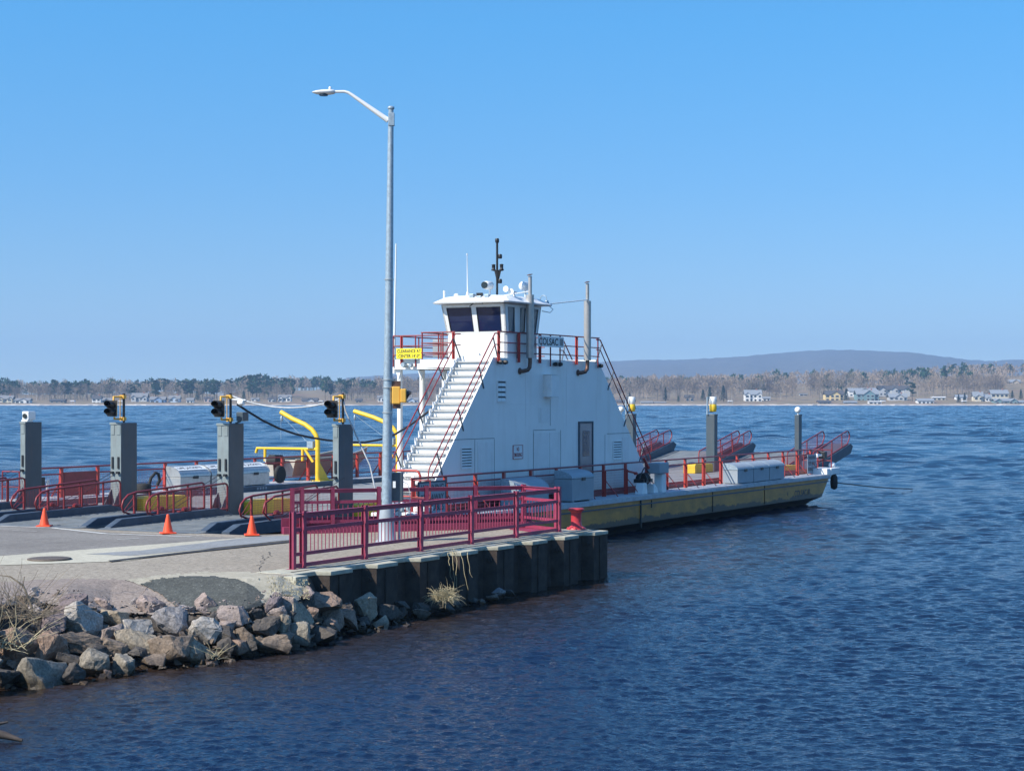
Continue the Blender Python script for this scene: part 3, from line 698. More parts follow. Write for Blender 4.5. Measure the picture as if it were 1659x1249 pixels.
mb = MB(); mb.tube([(1.4,13.5,1.76),(1.75,13.6,1.85),(1.75,13.65,1.5)], .04, 8); mb.build('bracket', M['white'], o)
# ---- signs on the near rail
def sign(parent, name, u0, u1, n, z0, z1, mat, lines, ink, border=None, thick=.02, e=.05):
    mb = MB(); mb.box(u0, u1, n, n+thick, z0, z1); s_ = mb.build(name, mat, parent)
    if border:
        mb = MB()
        mb.box(u0-e, u0, n-.008, n+thick+.004, z0-e, z1+e); mb.box(u1, u1+e, n-.008, n+thick+.004, z0-e, z1+e)
        mb.box(u0, u1, n-.008, n+thick+.004, z1, z1+e); mb.box(u0, u1, n-.008, n+thick+.004, z0-e, z0); mb.build('frame', border, s_)
    mb = MB()
    for st, fx0, fx1, fz0, fz1 in lines:
        mb.text(st, (u0+(u1-u0)*fx0, n, z0+(z1-z0)*fz0), (1,0,0), (0,0,1), (u1-u0)*(fx1-fx0), (z1-z0)*(fz1-fz0), .004)
    if lines: mb.build('lettering', ink, s_)
    return s_
sign(fer, 'warning_sign', 1.45, 2.80, .68, 1.18, 2.0, M['signgrey'], [('WARNING',.06,.94,.74,.95),('KEEP AWAY',.06,.94,.42,.64),('FROM CABLES',.06,.94,.10,.32)], M['ink'], M['navy'])
sign(fer, 'warning_sign', 32.25, 33.35, .66, 1.16, 1.94, M['signgrey'], [('WARNING',.08,.92,.74,.93),('KEEP AWAY',.08,.92,.45,.64),('FROM CABLES',.06,.94,.14,.33)], M['ink'], None)
# ---- boarding gate at the foot of the bow stair
mb = MB(); g0 = 2.45
mb.tube([(g0,1.25,1.15),(g0,1.25,2.16),(g0,1.30,2.26),(g0,1.38,2.29),(g0,2.22,2.29),(g0,2.30,2.26),(g0,2.35,2.16),(g0,2.35,1.15)], .035, 8)
mb.tube([(g0,1.28,1.6),(g0,2.32,1.6)], .025, 6); gt = mb.build('stair_gate', M['redlight'], fer)
mb = MB(); mb.box(g0-.03, g0-.012, 1.42, 2.2, 1.72, 2.2); p = mb.build('gate_sign', M['signwhite'], gt)
mb = MB(); mb.text('AUTHORIZED', (g0-.031,2.14,2.04), (0,-1,0), (0,0,1), .64, .09, .004); mb.build('lettering', M['ink'], p)

# ---- stair tower
TN0, TN1 = 1.2, 2.4
prof = [(2.3,1.10),(6.43,5.40),(13.50,5.40),(17.9,1.10)]
tw = MB()
tw.prism([(u, TN0, z) for u, z in prof], (0, .05, 0))                   # near wall
tower = tw.build('tower_wall', M['wall'], fer)
tw = MB(); tw.prism([(3.3,TN0+.052,1.1),(7.0,TN0+.052,4.9),(12.95,TN0+.052,4.9),(16.9,TN0+.052,1.1)], (0,1.08,0)); tw.build('inner_wall', M['white'], tower)
tw = MB(); tw.prism([(6.2,TN0+.052,4.95),(6.2,TN0+.052,5.12),(13.7,TN0+.052,5.12),(13.7,TN0+.052,4.95)], (0,1.1,0)); tw.build('tower_floor', M['deck'], tower)
tw = MB(); tw.prism([(u, TN1-.05, z) for u, z in prof], (0, .05, 0)); tw.build('far_wall', M['wall'], tower)
def stair(sgn, u_bot, u_top, z0, z1, nm):
    mb = MB(); k = 21; rise = (z1-z0)/k; run = (u_top-u_bot)/k
    for i in range(k):
        ua = u_bot+run*i; zb = z0+rise*(i+1)
        mb.cur = 1; mb.box(ua-.02*sgn, ua+run*1.5, TN0+.06, TN1-.056, zb-.035, zb)
        mb.cur = 0; mb.box(ua+run*1.25, ua+run*1.25+.02*sgn, TN0+.06, TN1-.056, zb+.01, zb+rise-.04)
    s_ = mb.build(nm, [M['white'], M['tread']], fer)
    mb = MB()
    for i in range(k):                       # notched cheek plates
        ua = u_bot+run*i; zb = z0+rise*(i+1)
        mb.box(ua-.03*sgn, ua+run*.8, TN1-.054, TN1+.02, zb-.12, zb+.035)
    mb.build('cheek_bracket', M['white'], s_)
    for n_, tag_ in ((TN0-.05, 1), (TN1+.06, 2)):
        mb = MB(); sl = (z1-z0)/(u_top-u_bot); off = .84
        ub, ut = u_bot+sgn*.45, u_top-sgn*.05
        zz = lambda u: z0+(u-u_bot)*sl
        mb.tube([(ub-sgn*.12,n_,zz(ub)+.25),(ub-sgn*.08,n_,zz(ub)+off-.12),(ub,n_,zz(ub)+off),(ut,n_,zz(ut)+off),(ut+sgn*.3,n_,zz(ut)+off+.01)], .021, 6)
        mb.tube([(ub+sgn*.1,n_,zz(ub)+off-.25),(ut,n_,zz(ut)+off-.32),(ut+sgn*.3,n_,zz(ut)+off-.31)], .018, 6)
        h = mb.build('handrail', M['red'], s_)
        for f in (.10,.42,.74,.97):
            mb = MB(); u = ub+(ut-ub)*f; mb.bar((u,n_,zz(u)+off), (u+sgn*.36,n_+(.04 if n_ < 2 else -.04),zz(u)+off-.62), .03); mb.build('rail_bracket', M['navy'], h)
    return s_
stair(1, 2.35, 6.50, 1.1, 5.30, 'bow_stair'); stair(-1, 17.85, 13.45, 1.1, 5.30, 'stern_stair')
# fittings on the near wall (faces -n)
def on_wall(name, mat, u0, u1, z0, z1, t, parent=tower, bevel=0):
    mb = MB(); mb.box(u0, u1, TN0-t, TN0-.001, z0, z1); return mb.build(name, mat, parent, bevel=bevel)
mb = MB()
S_ = lambda u0,u1,z0,z1: mb.box(u0, u1, TN0-.006, TN0-.001, z0, z1)
for u0,u1,z in ((3.05,6.5,3.09),(8.93,10.4,3.28),(14.1,17.0-1.0,3.09)): S_(u0,u1,z-.007,z+.007)
for u,z0,z1 in ((5.35,1.3,3.07),(6.5,1.3,3.07),(8.93,1.3,3.26),(10.75,1.3,3.26),(13.95,1.3,3.07)): S_(u-.006,u+.006,z0,z1)
for u,z0,z1 in ((10.05,3.4,4.2),): S_(u-.006,u+.006,z0,z1)
mb.build('panel_seam', M['seam'], tower)
mb = MB()
for u in (8.45, 11.15): mb.box(u-.012,u+.012,TN0-.004,TN0-.001,3.4,5.3)
for z in (4.05,): mb.box(7.0, 9.0, TN0-.004,TN0-.001,z,z+.012)
mb.build('weld_line', M['panel'], tower)
on_wall('access_hatch', M['panel'], 8.95, 9.9, 1.35, 3.2, .012, bevel=.004)
on_wall('access_hatch', M['panel'], 10.0, 10.7, 1.35, 3.2, .012, bevel=.004)
on_wall('access_hatch', M['panel'], 5.5, 6.4, 1.35, 3.0, .012, bevel=.004)
on_wall('access_hatch', M['panel'], 15.3, 15.8, 1.35, 2.95, .012)
on_wall('access_hatch', M['panel'], 9.3, 10.0, 3.5, 3.95, .010)
def louvre(u0, u1, z0, z1, k, mat, dark, name='vent'):
    mb = MB(); e = .03
    mb.box(u0-e,u1+e,TN0-.03,TN0-.001,z1,z1+e); mb.box(u0-e,u1+e,TN0-.03,TN0-.001,z0-e,z0)
    mb.box(u0-e,u0,TN0-.03,TN0-.001,z0,z1); mb.box(u1,u1+e,TN0-.03,TN0-.001,z0,z1)
    h = (z1-z0)/k
    for i in range(k): mb.prism([(u0,TN0-.035,z0+h*i),(u0,TN0-.030,z0+h*i-.002),(u0,TN0-.005,z0+h*(i+.62)),(u0,TN0-.010,z0+h*(i+.64))], (u1-u0,0,0))
    v = mb.build(name, mat, tower)
    mb = MB(); mb.box(u0,u1,TN0-.004,TN0-.001,z0,z1); mb.build('dark_backing', dark, v)
louvre(4.58, 5.15, 2.28, 2.83, 7, M['panel'], M['hullblack']); louvre(14.57, 15.19, 2.26, 2.82, 7, M['panel'], M['hullblack'])
louvre(6.68, 7.16, 4.15, 4.72, 4, M['panel'], M['seam'])
b1 = on_wall('junction_box', M['white'], 9.58, 10.10, 4.27, 4.93, .28, bevel=.012)
mb = MB(); mb.box(9.575,10.105,TN0-.29,TN0-.001,4.935,4.955); mb.box(9.545,9.575,TN0-.2,TN0-.12,4.55,4.66); mb.build('lid', M['white'], b1)
sign(tower, 'no_smoking_sign', 7.64, 8.22, TN0-.014, 2.47, 2.85, M['signwhite'], [('NO',.36,.62,.56,.88),('SMOKING',.08,.92,.12,.44)], M['inkred'], M['inkred'], .010, .014)
dr = on_wall('door', M['door'], 12.04, 12.94, 1.30, 3.45, .03, bevel=.006)
mb = MB()
for a in ((11.98,12.035,1.3,3.51),(12.945,13.0,1.3,3.51)): mb.box(a[0],a[1],TN0-.05,TN0-.001,a[2],a[3])
mb.box(12.035,12.945,TN0-.05,TN0-.001,3.455,3.51); mb.build('door_frame', M['navy'], dr)
mb = MB(); mb.box(12.26,12.72,TN0-.042,TN0-.031,2.42,3.22); mb.build('window', M['glass'], dr, bevel=.05)
mb = MB(); mb.lathe([(.03,-.09),(.03,-.03)], (12.14,TN0,2.1), 8, 'y'); mb.build('handle', M['chrome'], dr)
for u in (7.0, 10.55, 13.45, 6.7, 10.25):
    mb = MB(); mb.lathe([(.05,-.14),(.07,-.06),(.05,0),(.02,.02)], (u,TN0-.02,5.27), 10, 'y'); mb.build('work_light', M['black'], tower)
# ---- bridge deck, portal and columns on the far side
mb = MB(); mb.box(8.75, 11.9, TN1+.002, 5.85, 5.13, 5.16); mb.box(6.45,8.75,TN1+.002,3.6,5.13,5.16)
br = mb.build('bridge_floor', M['deck'], fer)
mb = MB(); mb.box(8.65, 8.748, 3.0, 5.90, 5.12, 5.42); mb.box(11.9,12.0,TN1+.05,5.90,5.12,5.42); mb.box(8.75,11.9,5.852,5.90,5.12,5.42)
mb.box(6.40,6.449,TN1+.03,3.62,5.12,5.36); mb.box(6.449,8.65,3.601,3.65,5.12,5.36); mb.build('bridge_beam', M['white'], fer, bevel=.008)
for u in (8.85, 10.2, 11.6):
    mb = MB(); mb.tube([(u,5.80,D),(u,5.80,5.12)], .085, 14); c_ = mb.build('column', M['white'], fer)
    mb = MB(); mb.box(u-.11,u+.11,5.69,5.91,D,D+.03); mb.prism([(u-.1,5.7,5.115),(u-.1,5.9,5.115),(u-.1,5.8,4.8)], (.02,0,0)); mb.build('end_plate', M['white'], c_)
mb = MB(); mb.tube([(8.72,5.93,5.42),(8.72,5.86,9.0)], [.04,.02], 8); mb.tube([(8.72,5.93,5.5),(8.72,5.93,5.0)], .045, 8)
mb.build('whip_aerial', M['white'], fer)
def bridge_rail(pts, posts, closed=False):
    mb = MB()
    for z, r in ((6.15,.022),(5.84,.018),(5.56,.018)): mb.tube([(p[0],p[1],z) for p in pts], r, 6)
    mb.build('bridge_rail', M['red'], fer)
    for p, thick in posts:
        mb = MB()
        if thick: mb.box(p[0]-.012, p[0]+.012, p[1]-.045, p[1]+.045, 5.28, 6.15); mb.box(p[0]-.05, p[0]+.05, p[1]-.01, p[1]+.01, 5.28, 6.15)
        else: mb.tube([(p[0],p[1],5.2),(p[0],p[1],6.15)], .022, 6)
        mb.build('rail_post', M['redlight'] if thick else M['red'], fer)
bridge_rail([(6.62,TN0-.06),(13.4,TN0-.06)], [((6.66,TN0-.06),1),((7.9,TN0-.06),1),((9.25,TN0-.06),1),((9.95,TN0-.06),0),((10.6,TN0-.06),0),((11.75,TN0-.06),1),((13.3,TN0-.06),0)])
bridge_rail([(6.5,3.62),(6.5,2.5)], [((6.5,2.55),1),((6.5,2.9),0),((6.5,3.6),0)])
bridge_rail([(6.5,3.63),(8.60,3.63)], [((7.5,3.63),0),((8.58,3.63),1)])
bridge_rail([(8.62,3.65),(8.62,5.93)], [((8.62,4.2),0),((8.62,5.1),0),((8.62,5.6),1),((8.62,5.9),0)])
bridge_rail([(8.62,5.93),(12.03,5.93),(12.03,TN1)], [((10.2,5.93),0),((12.0,5.93),0),((12.03,4.5),0),((12.03,3.2),1)])
s_ = sign(fer, 'clearance_sign', 0, 0.001, 0, 0, .001, M['yellowsign'], [], M['ink']); bpy.data.objects.remove(s_)
mb = MB(); mb.box(8.50,8.515,4.80,5.72,5.44,5.76); s_ = mb.build('clearance_sign', M['yellowsign'], fer, bevel=.01)
mb = MB(); mb.text("CLEARANCE AT", (8.499,5.68,5.625), (0,-1,0), (0,0,1), .84, .105, .003); mb.text("CENTER 14'-0\"", (8.499,5.64,5.475), (0,-1,0), (0,0,1), .76, .105, .003); mb.build('lettering', M['ink'], s_)
mb = MB(); mb.box(9.3,9.7,3.75,4.9,5.5,6.05); mb.build('storage_box', M['signgrey'], fer, bevel=.02)
mb = MB(); mb.lathe([(.07,-.12),(.09,0),(.05,.06)], (8.55,5.45,5.26), 10, 'x'); mb.lathe([(.05,-.10),(.07,0),(.03,.05)], (8.55,5.2,5.24), 10, 'x'); mb.build('work_light', M['galv'], fer)
sg = sign(fer, 'name_board', 9.05, 10.78, TN0-.10, 5.78, 6.10, M['signwhite'], [('COLSAC III',.035,.965,.16,.84)], M['ink'], None, .02)
# ---- wheelhouse
W0, W1 = (7.32, 9.32, 1.25, 3.24), (7.12, 9.46, 1.20, 3.32)     # base and head outline (u0,u1,n0,n1)
def wh(z):                                                         # outline at height z (leans out above the sill)
    f = max(0, (z-6.12)/(6.98-6.12)); return [a+(b-a)*f for a, b in zip(W0, W1)]
def wr(z, e=0):
    u0,u1,n0,n1 = wh(z); c_ = .07
    return [(u0-e+c_,n0-e,z),(u1+e-c_,n0-e,z),(u1+e,n0-e+c_,z),(u1+e,n1+e-c_,z),(u1+e-c_,n1+e,z),(u0-e+c_,n1+e,z),(u0-e,n1+e-c_,z),(u0-e,n0-e+c_,z)]
mb = MB(); mb.loft([wr(5.15), wr(6.12)], True); house = mb.build('wheelhouse', M['white'], fer)
mb = MB(); mb.loft([wr(6.122,-.05), wr(6.97,-.05)], True); mb.build('cabin_interior', M['glass'], house)
def quad_uz(f, a0, a1, z0, z1, t=.03, mat='white', name='frame', bevel=0, par=house, lift=0):
    # bar lying in a leaning cabin face: f = 'front','near','far','back'; a along the face
    vs = []
    for dz_, e in ((0, lift), (1, lift-t)):
        for a, z in ((a0,z0),(a1,z0),(a1,z1),(a0,z1)):
            u0,u1,n0,n1 = wh(z)
            fr = a
            if f == 'front': vs.append((u0-e, n0+(n1-n0)*fr, z))
            elif f == 'near': vs.append((u0+(u1-u0)*fr, n0-e, z))
            elif f == 'far': vs.append((u0+(u1-u0)*fr, n1+e, z))
            else: vs.append((u1+e, n0+(n1-n0)*fr, z))
    mb = MB(); mb.loft([vs[:4], vs[4:]]) ; return mb.build(name, M[mat], par, bevel=bevel)
zs, zt = 6.125, 6.975
def face_windows(f, wins, door=None):
    edges = [0]+[x for w_ in wins for x in w_]+[1]
    for a, b in zip(edges[0::2], edges[1::2]):
        quad_uz(f, a, b, zs, zt, .05, 'white', 'window_mullion')
    for a, b in wins:
        quad_uz(f, a, b, zs, 6.18, .05, 'white', 'sill'); quad_uz(f, a, b, 6.89, zt, .05, 'white', 'window_head')
        quad_uz(f, a, b, 6.18, 6.89, .008, 'glass' if f != 'near' else 'glassside', 'window', lift=-.02)
        for (x0,x1,y0,y1) in ((a,a+.014,6.18,6.89),(b-.014,b,6.18,6.89),(a+.014,b-.014,6.18,6.195),(a+.014,b-.014,6.875,6.89)):
            quad_uz(f, x0, x1, y0, y1, .012, 'black', 'gasket', lift=-.006)
face_windows('front', [(.07,.455),(.53,.93)]); face_windows('far', [(.06,.46),(.54,.94)]); face_windows('back', [(.1,.9)])
face_windows('near', [(.08,.27),(.42,.58),(.73,.93)])
quad_uz('near', .33, .66, 5.35, 6.18, .03, 'panel', 'cabin_door', lift=.012)
mb = MB()
for a in (.325,.665): 
    u = W0[0]+(W0[1]-W0[0])*a; mb.box(u-.01,u+.01,1.215,1.249,5.3,6.12)
mb.build('door_edge', M['seam'], house)
# chart table behind the glass
mb = MB(); mb.box(7.0+.45, 9.2, 1.35, 3.1, 6.0, 6.1); mb.build('console', M['navy'], house)
def octo(u0,u1,n0,n1,c,z): return [(u0+c,n0,z),(u1-c,n0,z),(u1,n0+c,z),(u1,n1-c,z),(u1-c,n1,z),(u0+c,n1,z),(u0,n1-c,z),(u0,n0+c,z)]
mb = MB(); mb.loft([octo(6.86,9.80,.98,3.48,.10,7.00), octo(6.84,9.82,.96,3.50,.10,7.04), octo(7.1,9.5,1.22,3.26,.15,7.20), octo(7.25,9.3,1.4,3.1,.2,7.24)]); roof = mb.build('roof', M['white'], house)
mb = MB(); mb.box(7.2,9.3,1.3,3.15,6.977,6.998); mb.build('headlining', M['white'], roof)
# roof gear
mb = MB(); mb.tube([(7.6,1.95,7.2),(7.6,1.95,7.42)], .03, 8); mb.lathe([(.02,-.02),(.11,0),(.125,.1),(.125,.34),(.09,.40),(.02,.42)], (7.35,1.98,7.54), 18, 'x'); sl_ = mb.build('searchlight', M['white'], roof)
mb = MB(); mb.lathe([(.10,-.028),(.10,.002)], (7.34,1.98,7.54), 18, 'x'); mb.build('lens', M['lens'], sl_)
mb = MB(); mb.tube([(9.0,1.5,7.2),(9.0,1.5,7.44)], .03, 8); mb.lathe([(.03,-.02),(.13,.02),(.135,.22),(.10,.34),(.02,.38)], (8.8,1.5,7.58), 18, 'x'); mb.build('searchlight', M['white'], roof)
mb = MB(); mb.tube([(8.0,1.92,7.2),(8.0,1.92,8.93)], .033, 10)
for z, dn in ((8.82,0),(8.35,-.1),(7.62,-.1)): mb.lathe([(.05,0),(.06,.03),(.06,.1),(.045,.13)], (8.0,1.92+dn,z), 12)
for dn in (-.15,.12): mb.lathe([(.06,-.02),(.075,0),(.05,.03),(.05,.14),(.065,.15),(.03,.17)], (8.0,1.92+dn,8.02), 12)
mb.lathe([(.04,-.28),(.10,-.02),(.18,.0),(.02,.02)], (8.0,1.9,8.0), 12); mb.build('mast', M['black'], roof)
mb = MB(); mb.lathe([(.055,0),(.06,.05),(.03,.16)], (7.4,2.58,7.2), 10); mb.tube([(7.4,2.58,7.3),(7.4,2.6,8.45)], [.024,.008], 8); mb.lathe([(.012,0),(.028,.02),(.012,.05)], (7.4,2.6,8.44), 8); mb.build('whip_aerial', M['signwhite'], roof)
mb = MB()
for z, n_, l in ((7.42,1.38,.42),(7.34,1.25,.34)):
    rings = []
    for f, r in ((0,.025),(.6,.03),(.85,.055),(1,.09)): rings.append([Vector((7.95-l*f, n_+r*math.cos(a), z+r*math.sin(a))) for a in [2*math.pi*k/12 for k in range(12)]])
    mb.loft(rings, True, True)
mb.tube([(7.95,1.38,7.42),(7.95,1.3,7.2)], .03, 8); mb.build('horn', M['white'], roof)
mb = MB()
for n_, z in ((2.25,7.16),(2.0,7.1),(1.75,7.14)):
    mb.box(7.02,7.18,n_-.07,n_+.07,z-.02,z+.11); mb.tube([(7.12,n_,7.1),(7.25,n_,7.24)], .02, 6)
mb.build('floodlight_cluster', M['galv'], roof, bevel=.01)
mb = MB(); mb.box(7.06,7.16,1.93,2.10,7.16,7.30); mb.bar((7.0,2.3,6.9),(7.05,2.15,7.03),.025); mb.bar((7.0,1.85,6.98),(7.05,1.95,7.05),.02); mb.build('wiper_motor', M['black'], roof)
mb = MB(); mb.lathe([(.05,0),(.08,.02),(.08,.08),(.04,.11)], (7.3,2.9,7.2), 10); mb.box(7.1,7.16,3.2,3.24,7.1,7.4); mb.build('antenna_puck', M['white'], roof)
mb = MB(); mb.tube([(9.6,1.2+.11*math.cos(a),7.22+.11*math.sin(a)) for a in [2*math.pi*k/14 for k in range(14)]], .012, 6, closed=True); mb.lathe([(.06,0),(.075,.03),(.05,.1)], (9.62,1.1,7.07), 10); mb.tube([(9.6,1.0,7.0),(9.65,.9,6.9),(9.55,.95,6.8),(9.4,1.15,6.85)], .012, 6); mb.build('guarded_lamp', M['galv'], roof)
# ---- exhausts
for i, u in enumerate((8.38, 12.28)):
    n_ = 1.02
    mb = MB(); mb.tube([(u,n_,5.42),(u,n_,7.28)], .115, 18); ex = mb.build('exhaust_silencer', M['chrome'], fer)
    mb = MB(); mb.tube([(u,n_,7.27),(u,n_,7.83)], .055, 14); mb.build('tailpipe', M['chrome'], ex)
    mb = MB(); mb.prism([(u-.10,n_-.05,7.84),(u+.06,n_-.05,7.88),(u+.06,n_-.05,7.90),(u-.10,n_-.05,7.86)], (0,.1,0)); mb.build('rain_cap', M['burnt'], ex)
    mb = MB(); mb.tube([(u,n_,5.43),(u,n_,5.28),(u-.03,n_,5.14),(u-.12,n_+.02,5.06),(u-.28,n_+.08,5.03),(u-.36,TN0+.01,5.03)], .06, 12)
    mb.lathe([(.10,0),(.10,.02)], (u-.34,TN0-.03,5.03), 12, 'y'); mb.build('elbow', M['burnt'], ex)
mb = MB(); mb.tube([(9.7,1.05,7.07),(12.28,1.0,7.32)], .018, 6); mb.tube([(8.0,1.7,7.26),(8.38,1.05,7.38)], .018, 6); mb.build('exhaust_stay', M['white'], fer)
# ---- ramp posts
def ramp_post(u, n, wide, end, n_far):
    # end: -1 bow (face towards -u), +1 stern
    hw = .195 if wide else .10; hd = .31
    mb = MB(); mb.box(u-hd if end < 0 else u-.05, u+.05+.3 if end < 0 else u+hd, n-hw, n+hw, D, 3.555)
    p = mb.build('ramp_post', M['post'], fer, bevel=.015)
    uf = u-hd if end < 0 else u+hd
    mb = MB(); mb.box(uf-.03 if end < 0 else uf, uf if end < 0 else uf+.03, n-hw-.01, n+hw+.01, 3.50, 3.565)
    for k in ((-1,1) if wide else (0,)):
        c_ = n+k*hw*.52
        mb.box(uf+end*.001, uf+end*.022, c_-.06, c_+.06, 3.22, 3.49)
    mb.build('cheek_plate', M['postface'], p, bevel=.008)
    mb = MB(); mb.box(uf+end*.0005, uf+end*.009, n-hw+.012, n+hw-.012, D+.03, 3.495); mb.build('sunlit_face_layer', M['postface'], p)  # added thin layer that paints the post front as sunlit
    mb = MB()
    for k in ((-1,1) if wide else (0,)):
        c_ = n+k*hw*.52
        mb.box(uf+end*.001, uf+end*.04, c_-.025, c_+.025, 2.30, 2.62)
        mb.box(uf+end*.001, uf+end*.09, c_-.04, c_+.04, 2.16, 2.22)
    mb.build('cable_guide', M['black'], p)
    mb = MB()
    for k in ((-1,1) if wide else (0,)):
        c_ = n+k*hw*.8
        mb.prism([(uf+end*.001,c_-.012,D+.02),(uf+end*.42,c_-.012,D+.02),(uf+end*.40,c_-.012,D+.08),(uf+end*.03,c_-.012,D+.62),(uf+end*.001,c_-.012,D+.62)], (0,.024,0))
    mb.build('gusset', M['navy'], p)
    mb = MB()
    if end < 0:
        mb.tube([(uf-.02,n-hw*.5,2.2),(uf-2.4,n-hw*.5-.02,1.35)], .008, 5)
        if wide: mb.tube([(uf-.02,n+hw*.5,2.2),(uf-2.4,n+hw*.5+.02,1.35)], .008, 5)
        mb.build('hoist_wire', M['cable'], p)
    return p
PN = [2.18, 5.76, 9.40, 12.77]; PNS = [1.86, 5.76, 9.6, 13.1]
posts = [ramp_post(.1, n, i in (1,2), -1, 0) for i, n in enumerate(PN)]
sposts = [ramp_post(34.4, n, i in (1,2), 1, 0) for i, n in enumerate(PNS)]
def bow_signal(p, n):
    mb = MB(); mb.tube([(.12,n,3.56),(.12,n,4.36)], .035, 8); s_ = mb.build('signal_pole', M['black'], p)
    mb = MB(); mb.tube([(.12,n+.03,4.27),(-.27,n+.03,4.27),(-.27,n+.03,4.17)], .03, 8); mb.tube([(.12,n+.03,3.66),(-.24,n+.03,3.66),(-.24,n+.03,3.72)], .03, 8); mb.tube([(.0,n+.03,3.66),(.0,n+.03,4.27)], .012, 6)
    for z in (4.27,3.66): mb.box(.06,.18,n-.04,n+.1,z-.05,z+.05)
    mb.build('signal_bracket', M['signal'], s_)
    mb = MB(); mb.box(-.34,-.285,n-.12,n+.16,3.75,4.15); h = mb.build('signal_head', M['signal'], p, bevel=.02)
    mb = MB()
    for z in (4.05, 3.84):
        rings = []
        for x, s1 in ((-.341,1),(-.48,.9),(-.56,.35)):
            rings.append([Vector((x, n+.02+.12*math.cos(a), z+.10*math.sin(a)*(s1 if math.sin(a) < 0 else 1)+(.02 if s1 < .5 else 0))) for a in [2*math.pi*i/14 for i in range(14)]])
        mb.loft(rings, False, True)
    mb.box(-.36,-.341,n-.14,n+.18,3.73,4.17)
    mb.build('visor', M['black'], h)
    mb = MB(); mb.lathe([(.085,-.37),(.085,-.361)], (0,n+.02,4.05), 14, 'x'); mb.build('lens', M['lensred'], h)
    mb = MB(); mb.lathe([(.085,-.37),(.085,-.361)], (0,n+.02,3.84), 14, 'x'); mb.build('lens', M['lens'], h)
for i in (0,1,2): bow_signal(posts[i], PN[i])
mb = MB(); mb.box(-.12,.12,PN[3]-.08,PN[3]+.16,3.56,3.62); mb.box(-.1,.2,PN[3]-.1,PN[3]+.14,3.62,3.86); c_ = mb.build('camera_housing', M['white'], posts[3], bevel=.02)
mb = MB(); mb.lathe([(.07,-.14),(.07,-.10)], (0,PN[3]+.02,3.73), 12, 'x'); mb.build('lens', M['lens'], c_)
mb = MB(); mb.box(.1,.36,PN[1]-.42,PN[1]-.2,3.62,3.86); mb.tube([(.15,PN[1]-.3,3.62),(.15,PN[1]-.15,3.56)], .03, 6); mb.build('junction_box', M['post'], posts[1], bevel=.015)
mb = MB(); mb.lathe([(.07,-.1),(.10,0),(.05,.08)], (.1,PN[1]-.35,4.12), 12, 'y'); mb.tube([(.12,PN[1],4.2),(.12,PN[1]-.5,4.18)], .02, 6); mb.build('work_light', M['signwhite'], posts[1])
def stern_signal(p, n):
    mb = MB(); mb.tube([(34.3,n+.12,3.55),(34.3,n+.12,4.32)], .035, 8); s_ = mb.build('signal_pole', M['galv'], p)
    mb = MB(); mb.tube([(34.3,n+.12,4.25),(34.6,n,4.25)], .02, 6); mb.tube([(34.3,n+.12,3.66),(34.6,n,3.66)], .02, 6); mb.build('signal_bracket', M['galv'], s_)
    for z, m_ in ((4.14,'signwhite'),(3.83,'yellow')):
        mb = MB(); mb.lathe([(.10,-.17),(.15,-.14),(.155,.14),(.13,.17)], (34.62,n-.02,z), 14); h = mb.build('signal_head', M[m_], p)
        mb = MB(); mb.lathe([(.09,.12),(.10,.20),(.06,.30)], (34.62,n-.02,z), 12, 'x'); mb.build('visor', M['black'], h)
for i in (1,2): stern_signal(sposts[i], PNS[i])
for i, dn in ((0,0),(2,.45)):
    mb = MB(); mb.tube([(34.5,PNS[i]+dn,3.55),(34.5,PNS[i]+dn,3.68)], .03, 8); mb.lathe([(.06,-.12),(.12,-.08),(.13,.02),(.09,.1),(.03,.12)], (34.5,PNS[i]+dn,3.76), 14, 'x'); mb.build('deck_light', M['white'], sposts[i])
mb = MB(); mb.box(34.72,34.75,PNS[2]-.17,PNS[2]+.1,2.95,3.2); mb.build('plaque', M['burnt'], sposts[2])
# ---- yellow guard boxes behind the posts
for u0, u1, n0, n1 in ((.48,2.45,9.0,9.42),(.48,2.45,5.36,5.78),(.48,2.45,1.85,2.2),(31.9,33.9,5.45,6.0),(31.9,33.9,9.3,9.85),(31.9,33.9,1.6,2.0)):
    mb = MB(); mb.prism([(u0,n0,D),(u0,n0,D+.34),(u0+.1,n0,D+.40),(u1-.1,n0,D+.36),(u1,n0,D+.30),(u1,n0,D)], (0,n1-n0,0)); mb.build('guard_box', M['yellow'], fer, bevel=.02)
